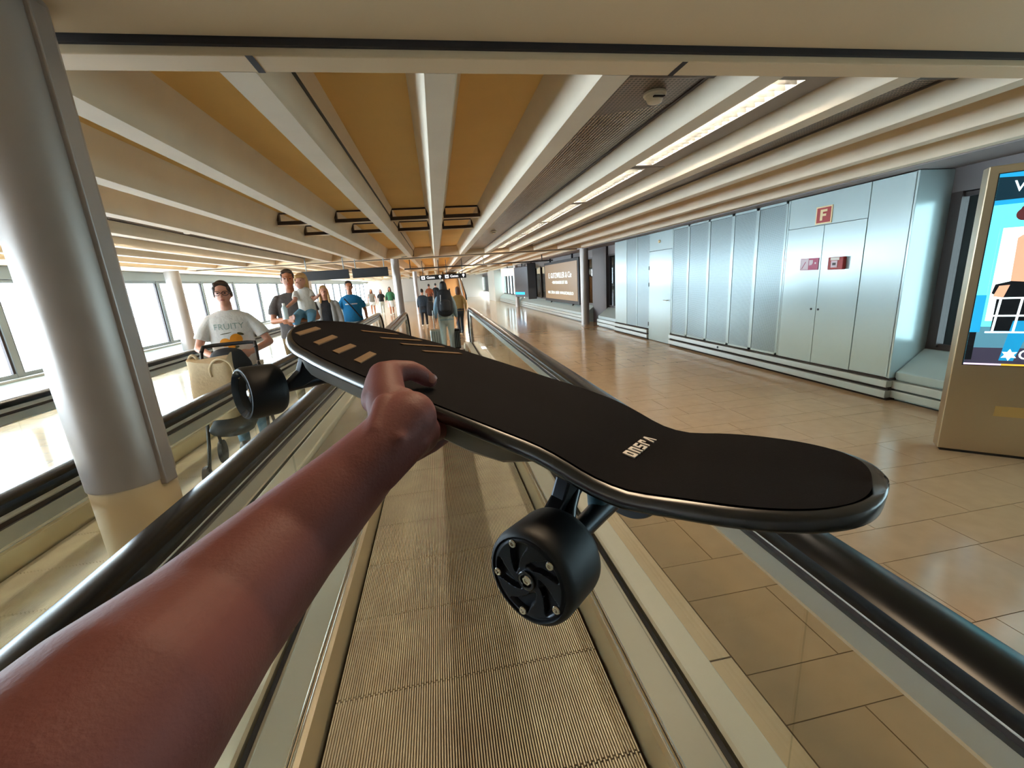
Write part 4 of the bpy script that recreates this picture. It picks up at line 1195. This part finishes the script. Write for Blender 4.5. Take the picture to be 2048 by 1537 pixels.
def print_on(o, body, mb, name, m, parent):
    me = mb.mesh(name, m)
    for v in me.vertices:
        v.co.y = chest_surface(o, v.co.x, v.co.z) - .004 + v.co.y
    q = bpy.data.objects.new(name, me); COL.objects.link(q); q.parent = parent
    return q
def chest_text(o, s, m, parent, z, size, x0=0, name='lettering'):
    q = text(s, name, m, parent, (0, 0, 0), size, FRONT, .0)
    me = q.data; Mx = FRONT.to_4x4()
    for v in me.vertices:
        c = Mx @ v.co
        c.x += x0; c.z += z
        v.co = (c.x, chest_surface(o, c.x, c.z) - .004, c.z)
    q.matrix_local = Matrix.Identity(4)
    return q
chest_text(tee, 'FRUITY', GRY, w1, 1.315*k1, .078)
def disc(cx, cz, rx, rz=None, rot=0, n=22):
    rz = rz or rx; p = []
    for q in range(n):
        a = 2*PI*q/n; x, z = rx*math.cos(a), rz*math.sin(a)
        p.append((cx + x*math.cos(rot) - z*math.sin(rot), 0, cz + x*math.sin(rot) + z*math.cos(rot)))
    mb = MB(); c = (cx, 0, cz)
    for q in range(n): mb.add([c, p[q], p[(q+1) % n]], [(0, 1, 2)])
    return mb
for (x, z, rx, rz, rot, m) in ((.045, 1.10, .052, None, 0, ORG), (-.055, 1.075, .045, .04, .2, ORG), (.0, 1.055, .035, .055, -.3, ORG), (.09, 1.15, .028, .012, -.4, GRN), (.03, 1.02, .028, .012, .2, GRN), (-.035, 1.165, .05, .004, .15, GRN)):
    print_on(tee, None, disc(x*k1, (z + .085)*k1, rx, rz, rot), 'fruit_print', m, w1)

# man carrying the child
ma = {'sh': [V3(-.20, .0, 1.40), V3(.20, .0, 1.40)], 'el': [V3(-.25, -.05, 1.13), V3(.27, -.06, 1.14)], 'wr': [V3(-.06, -.26, 1.15), V3(.03, -.25, 1.12)],
      'hand': [V3(.6, -.6, .2), V3(-.9, -.3, .1)], 'pside': [V3(0, .2, 1), V3(0, .2, 1)]}
m1, km = person('man in a dark grey tee with beard stubble carrying a small blond child', (-1.93, 6.2, 0), 1.845, math.radians(14), SK2, 'short', BR, 'tee', cloth('charcoal_tee', '4f4845'), 'short', 'trousers', KHAKI, SHOE, ma, vox=.009, w=1.08)
# child
def child():
    base = Vector((-1.93, 6.2, 0)); Rz = Matrix.Rotation(math.radians(14), 4, 'Z')
    c = thing('person', 'small blond child in a white shirt and blue jeans carried by the man in grey', 'person', base + (Rz @ V3(.16, -.17, 1.22)), math.radians(14))
    B = MB(); 
    hc = V3(-.005, -.03, .44)
    B.loft([(hc + V3(0, .02, .03), .068, .078), (hc + V3(-.01, -.01, -.01), .066, .076), (hc + V3(-.02, -.035, -.05), .045, .05)], n=18, side=(1, 0, 0))
    B.loft([(hc + V3(-.045, -.085, -.01), .009), (hc + V3(-.05, -.095, -.022), .010)])
    B.loft([(V3(.01, 0, .30), .04), (V3(0, -.01, .38), .038)])
    B.loft([(V3(.02, .0, .06), .085, .07), (V3(.015, 0, .20), .085, .07), (V3(.01, 0, .30), .075, .055)])
    for s, e, w_ in ((-1, V3(-.11, -.10, .20), V3(-.19, -.17, .14)), (1, V3(.12, -.06, .20), V3(.17, -.14, .24))):
        B.loft([(V3(s*.085, 0, .285), .032), (e, .027), (w_, .020)]); B.loft([(w_, .022, .016), (w_ + (w_ - e).normalized()*.05, .02, .013)])
        d_ = (w_ - e).normalized()
        for j in (-1, 0, 1): B.loft([(w_ + d_*.04 + V3(0, j*.012, 0), .007), (w_ + d_*.075 + V3(0, j*.016, 0), .006)], n=8)
    for s in (-1, 1):
        B.loft([(V3(s*.05, .0, .05), .05), (V3(s*.085 - .03, -.13, .0), .043), (V3(s*.09 - .06, -.13, -.16), .03)])
    blob(B, 'body', SK1, .007, c, 3)
    Hh = MB().loft([(hc + V3(.012, .032, .04), .074, .074), (hc + V3(.02, .045, -.02), .074, .06), (hc + V3(.03, .055, -.10), .06, .045)], n=18)
    Hh.loft([(hc + V3(-.04, -.05, .06), .026), (hc + V3(.04, -.04, .06), .026)])
    Hh.loft([(hc + V3(-.06, -.02, .03), .02, .04), (hc + V3(-.062, .01, -.05), .016, .035)])
    blob(Hh, 'hair', BLN, .007, c, 3)
    T = MB().loft([(V3(.02, 0, .05), .108, .09), (V3(.015, 0, .20), .104, .088), (V3(.01, 0, .31), .085, .065)], flat0=True)
    for s, e in ((-1, V3(-.11, -.10, .20)), (1, V3(.12, -.06, .20))): T.loft([(V3(s*.085, 0, .285), .045), (V3(s*.085, 0, .285)*.35 + e*.65, .043)], flat1=True)
    blob(T, 't_shirt', cloth('child_white_shirt', 'cfcac0'), .007, c, 3)
    Q = MB().loft([(V3(.02, 0, .07), .105, .09), (V3(.02, 0, .02), .10, .09)])
    for s in (-1, 1): Q.loft([(V3(s*.05, 0, .04), .066), (V3(s*.085 - .03, -.13, .0), .056), (V3(s*.09 - .055, -.13, -.11), .042)], flat1=True)
    blob(Q, 'trousers', cloth('child_blue_jeans', '5e8ba3'), .007, c, 3)
    for s in (-1, 1):
        blob(MB().loft([(V3(s*.09 - .06, -.12, -.175), .028), (V3(s*.09 - .065, -.19, -.19), .028, .02)]), 'shoe', WSHOE, .007, c, 2)
    for s in (-.045, .02): MB().ball(hc + V3(s - .015, -.076 + abs(s)*.1, .012), .008, .006, .005, 8).build('eye', EYEM, c, True)
child()
bt_ = thing('bottle', 'clear drink bottle in the hands of the man with the child', 'bottle', Vector((-1.93, 6.2, 0)) + (Matrix.Rotation(math.radians(14), 3, 'Z') @ V3(-.08, -.38, 1.20)))
smooth_angle(MB().lathe([(0, 0), (.035, 0), (.036, .12), (.034, .14), (.015, .17), (0, .17)], Matrix.Identity(4), 20).build('bottle_body', mat('pale_plastic', 'c7d3d2', .15, spec=.8), bt_), .6)
MB().lathe([(0, .17), (.017, .17), (.017, .20), (0, .20)], Matrix.Identity(4), 16).build('cap', M['white'], bt_)

# woman with the grey jacket
b1, kb = person('blond woman in black top and open grey jacket behind the man with child', (-2.07, 8.5, 0), 1.64, math.radians(12), SK1, 'long', BLN, 'tee', BLACKC, 'none', 'trousers', BLACKC, SHOE, arms_down(.05), WALK, vox=.011)
J = MB(); aj = arms_down(.05)
for i, s in ((0, -1), (1, 1)):
    J.loft([(V3(s*.13, .02, .86), .085, .135), (V3(s*.125, .01, 1.1), .075, .13), (V3(s*.12, .01, 1.3), .075, .125), (V3(s*.10, .02, 1.42), .07, .09)], flat0=True)
    a, e, w_ = aj['sh'][i], aj['el'][i], aj['wr'][i]
    J.loft([(a + V3(0, 0, .01), .068), ((a + e)/2, .062), (e, .056), (e*.1 + w_*.9, .044)], flat1=True)
J.loft([(V3(0, .09, .86), .17, .045), (V3(0, .08, 1.4), .15, .045)], flat0=True)
blob(MB().add([Vector(v)*kb for v in J.v], J.f), 'jacket', cloth('pale_grey_jacket', '9d9a97'), .011, b1, 3)
# man in the blue tee
BLUE = cloth('teal_blue_tee', '0f6d9e')
m2, k2 = person('man in a teal blue tee with a white chest stripe and pale shorts', (-1.80, 9.5, 0), 1.715, math.radians(10), SK2, 'short', DRK, 'tee', BLUE, 'short', 'shorts', PALE, WSHOE, arms_down(-.10, .05), WALK, vox=.011, w=1.12)
tee2 = [c for c in m2.children if c.name.startswith('t_shirt')][0]
bpy.context.view_layer.update()
st = MB()
for q in range(14):
    if q == 6: continue
    x0 = -.12 + .24*q/14
    st.add([(x0, 0, 1.265*k2), (x0 + .0172, 0, 1.265*k2), (x0 + .0172, 0, 1.29*k2), (x0, 0, 1.29*k2)], [(0, 1, 2, 3)])
print_on(tee2, None, st, 'chest_stripe', M['white_print'], m2)
MB().tube([(-.13*k2, -.14*k2, 1.40*k2), (0, -.155*k2, 1.22*k2), (.14*k2, -.15*k2, 1.0*k2), (.19*k2, 0, .96*k2)], .014, 8).build('bag_strap', BLACKC, m2)

# backpacker ahead on the near walkway
LBS = cloth('pale_blue_shirt', '8fa9b8')
p1, kp = person('person seen from behind with black backpack, pale blue shirt and pale trousers', (.14, 9.35, 0), 1.575, math.radians(178), SK1, 'helmet', DRK, 'long_tee', LBS, 'long', 'trousers', PALE, WSHOE, arms_down(.04, .02), None, vox=.012, face=False, w=1.06)
bp = thing('backpack', 'black backpack worn by the person in pale trousers ahead', 'backpack', (.14, 9.12, 1.13))
Kb = MB().loft([(V3(0, 0, -.20), .165, .10), (V3(0, 0, 0), .17, .115), (V3(0, .01, .19), .145, .09)], n=20)
blob(Kb, 'pack', BLACKC, .012, bp, 3)
blob(MB().loft([(V3(0, -.10, -.15), .12, .05), (V3(0, -.10, .02), .115, .045)]), 'front_pocket', mat('dark_pocket', '101014', .6), .012, bp, 3)
MB().tube([(-.07, -.128, -.16), (-.085, -.125, .0), (-.075, -.10, .16)], .006, 6).build('zip', M['white_print'], bp)
for s in (-1, 1): MB().tube([(s*.11, .07, .18), (s*.13, .14, .26), (s*.13, .27, .24), (s*.14, .32, .05), (s*.15, .10, -.16)], .018, 8).build('strap', BLACKC, bp)
def suitcase(label, loc, m, h=.52, w=.34, d=.22):
    t = thing('suitcase', label, 'suitcase', loc)
    MB().box(-w/2, w/2, -d/2, d/2, .05, h).build('shell', m, t, bevel=.03, seg=3)
    rbs = MB()
    for q in range(6):
        x = -w/2 + w*(q + .7)/6.4; rbs.box(x - .008, x + .008, -d/2 - .006, d/2 + .006, .09, h - .04)
    rbs.build('ribs', M['panel_edge'], t)
    MB().tube([(-.07, 0, h), (-.07, 0, h + .42), (.07, 0, h + .42), (.07, 0, h)], .009, 8).build('pull_handle', M['alu'], t)
    for s in (-1, 1):
        for e in (-1, 1):
            MB().cyl((s*(w/2 - .05) - .012, e*(d/2 - .04), .026), (s*(w/2 - .05) + .012, e*(d/2 - .04), .026), .026, n=14).build('wheel', M['black'], t)
suitcase('silver ribbed suitcase left of the backpacker on the walkway', (-.07, 9.75, 0), mat('silver_shell', 'b9bdbb', .3, .5))
suitcase('black suitcase right of the backpacker on the walkway', (.30, 9.72, 0), BLACKC, .50, .24)

TAN = cloth('mustard_top', '8d7340'); GR2 = cloth('grey_top', '6f6a62'); DKC = cloth('dark_striped_coat', '1d2a35'); SKT = cloth('white_skirt', 'd6dcdc'); GRNC = cloth('green_top', '2f6b4a')
person('small figure with brown hair in a mustard top beside the escalator', (.62, 13.2, 0), 1.42, math.radians(190), SK2, 'helmet', mat('auburn_hair', '54341f', .6), 'long_tee', TAN, 'long', 'trousers', DKC, SHOE, arms_down(), WALK, vox=.02, face=False)
q1, kq = person('distant walker from behind in a long dark striped coat', (-.55, 16.4, 0), 1.40, math.radians(175), SK1, 'short', DRK, 'coat', DKC, 'long', 'trousers', BLACKC, WSHOE, arms_down(.08), WALK, vox=.02, face=False, w=1.15)
bg_ = thing('shoulder_bag', 'big dark bag carried by the distant walker in striped coat', 'bag', (-.30, 16.3, .68))
blob(MB().loft([(V3(0, 0, -.22), .15, .09), (V3(0, 0, .18), .13, .08)]), 'bag_body', BLACKC, .02, bg_, 2)
MB().tube([(-.09, 0, .2), (-.05, 0, .5), (.05, 0, .5), (.09, 0, .2)], .012, 6).build('strap', BLACKC, bg_)
person('distant woman in grey top and white shorts walking this way', (-3.75, 26.0, 0), 1.52, math.radians(5), SK2, 'long', DRK, 'tee', GR2, 'none', 'shorts', SKT, WSHOE, arms_down(.05), WALK, vox=.02, face=False)
person('distant woman in dark top and pale trousers beside the one in shorts', (-3.30, 26.6, 0), 1.46, math.radians(8), SK1, 'long', BR, 'tee', BLACKC, 'short', 'trousers', PALE, WSHOE, arms_down(.03), WALK, vox=.02, face=False)
person('distant figure all in black between the shorts and the skirt', (-2.85, 27.4, 0), 1.5, math.radians(0), SK1, 'short', DRK, 'coat', BLACKC, 'long', 'trousers', BLACKC, SHOE, arms_down(.03), WALK, vox=.02, face=False)
person('distant woman in a white skirt with green top and black jacket', (-2.62, 25.2, 0), 1.58, math.radians(10), SK2, 'long', DRK, 'tee', GRNC, 'long', 'skirt', SKT, WSHOE, arms_down(.05, .06), WALK, vox=.02, face=False)
person('tiny far off walker in an orange brown top on the centre line', (-.45, 27, 0), 1.6, math.radians(180), SK2, 'short', DRK, 'tee', cloth('rust_top', '8a4a2a'), 'short', 'trousers', BLACKC, SHOE, arms_down(), WALK, vox=.025, face=False)
person('tiny far off walker in a black top on the centre line', (-.05, 29, 0), 1.62, math.radians(180), SK1, 'short', DRK, 'tee', BLACKC, 'long', 'trousers', BLACKC, SHOE, arms_down(), WALK, vox=.025, face=False)

# ------------------------------------------------------------------ stroller and bag
sr = thing('stroller', 'black stroller with rounded back pushed by the woman in the fruit tee', 'stroller', (-1.84, 3.95, 0), math.radians(12))
smooth_angle(MB().tube([(-.21, .16, 1.06), (-.20, .20, 1.10), (-.14, .215, 1.105), (.14, .215, 1.105), (.20, .20, 1.10), (.21, .16, 1.06)], .017, 10).build('handle', M['black'], sr))
fr_ = MB()
for s in (-1, 1):
    fr_.tube([(s*.21, .16, 1.06), (s*.22, .06, .80), (s*.23, -.16, .30), (s*.23, -.30, .12)], .014, 8)
    fr_.tube([(s*.22, .02, .70), (s*.24, .22, .14)], .014, 8)
fr_.build('frame', M['black'], sr, True)
sb = MB().loft([(V3(0, .12, .52), .18, .07), (V3(0, .08, .76), .185, .085), (V3(0, .06, .95), .17, .08), (V3(0, .06, 1.03), .13, .06)], n=24)
sb.loft([(V3(0, .05, .50), .18, .08), (V3(0, -.30, .46), .17, .07)], side=(1, 0, 0))
blob(sb, 'seat', mat('navy_black_fabric', '15191f', .7, noise=(9, .2), bump=(14, .3, .01)), .011, sr, 4)
for s in (-1, 1):
    for y, r in ((.24, .11), (-.30, .085)):
        Mx = Matrix.Translation((s*.25, y, r)) @ Matrix.Rotation(PI/2, 4, 'Y')
        smooth_angle(MB().lathe([(0, -.018), (r*.7, -.018), (r, -.016), (r, .016), (r*.7, .018), (0, .018)], Mx, 24).build('wheel', M['black'], sr), .5)
MB().box(.20, .25, .10, .15, .90, .945).build('clip', M['white'], sr, bevel=.006)
tb = thing('tote_bag', 'cream canvas tote bag with a round handle hanging on the stroller', 'bag', (-1.84, 3.68, .56))
cb = MB()
rings = []
for q in range(9):
    t = q/8; z = t*.48
    hw_ = .145 + .03*t; hd = .075 * (1 - .5*t) + .02
    rr = []
    for a in range(24):
        th = 2*PI*a/24
        fx = math.copysign(abs(math.cos(th))**.6, math.cos(th)); fy = math.copysign(abs(math.sin(th))**.6, math.sin(th))
        sag = .03 * math.cos(2*th) * t * t + .018*math.sin(3*th + 1)*t
        rr.append((fx*hw_ + .015*math.sin(5*t + th), fy*hd + .008*math.sin(7*t + 2*th), z + sag))
    rings.append(rr)
CANV = mat('cream_canvas', 'd3bf9c', .85, noise=(30, .1), bump=(40, .5, .006))
o = cb.rings(rings).build('bag_body', CANV, tb); smooth_angle(o, 1.2)
MB().tube([(.10 + .085*math.cos(a), -.06, .385 + .10*math.sin(a)) for a in [PI*(-.12 + 1.24*q/16) for q in range(17)]], .010, 8).build('handle', CANV, tb, True)
MB().tube([(-.13 + .03*math.cos(a), .03, .47 + .05*math.sin(a)) for a in [PI*q/8 for q in range(9)]], .012, 8).build('handle', CANV, tb, True)
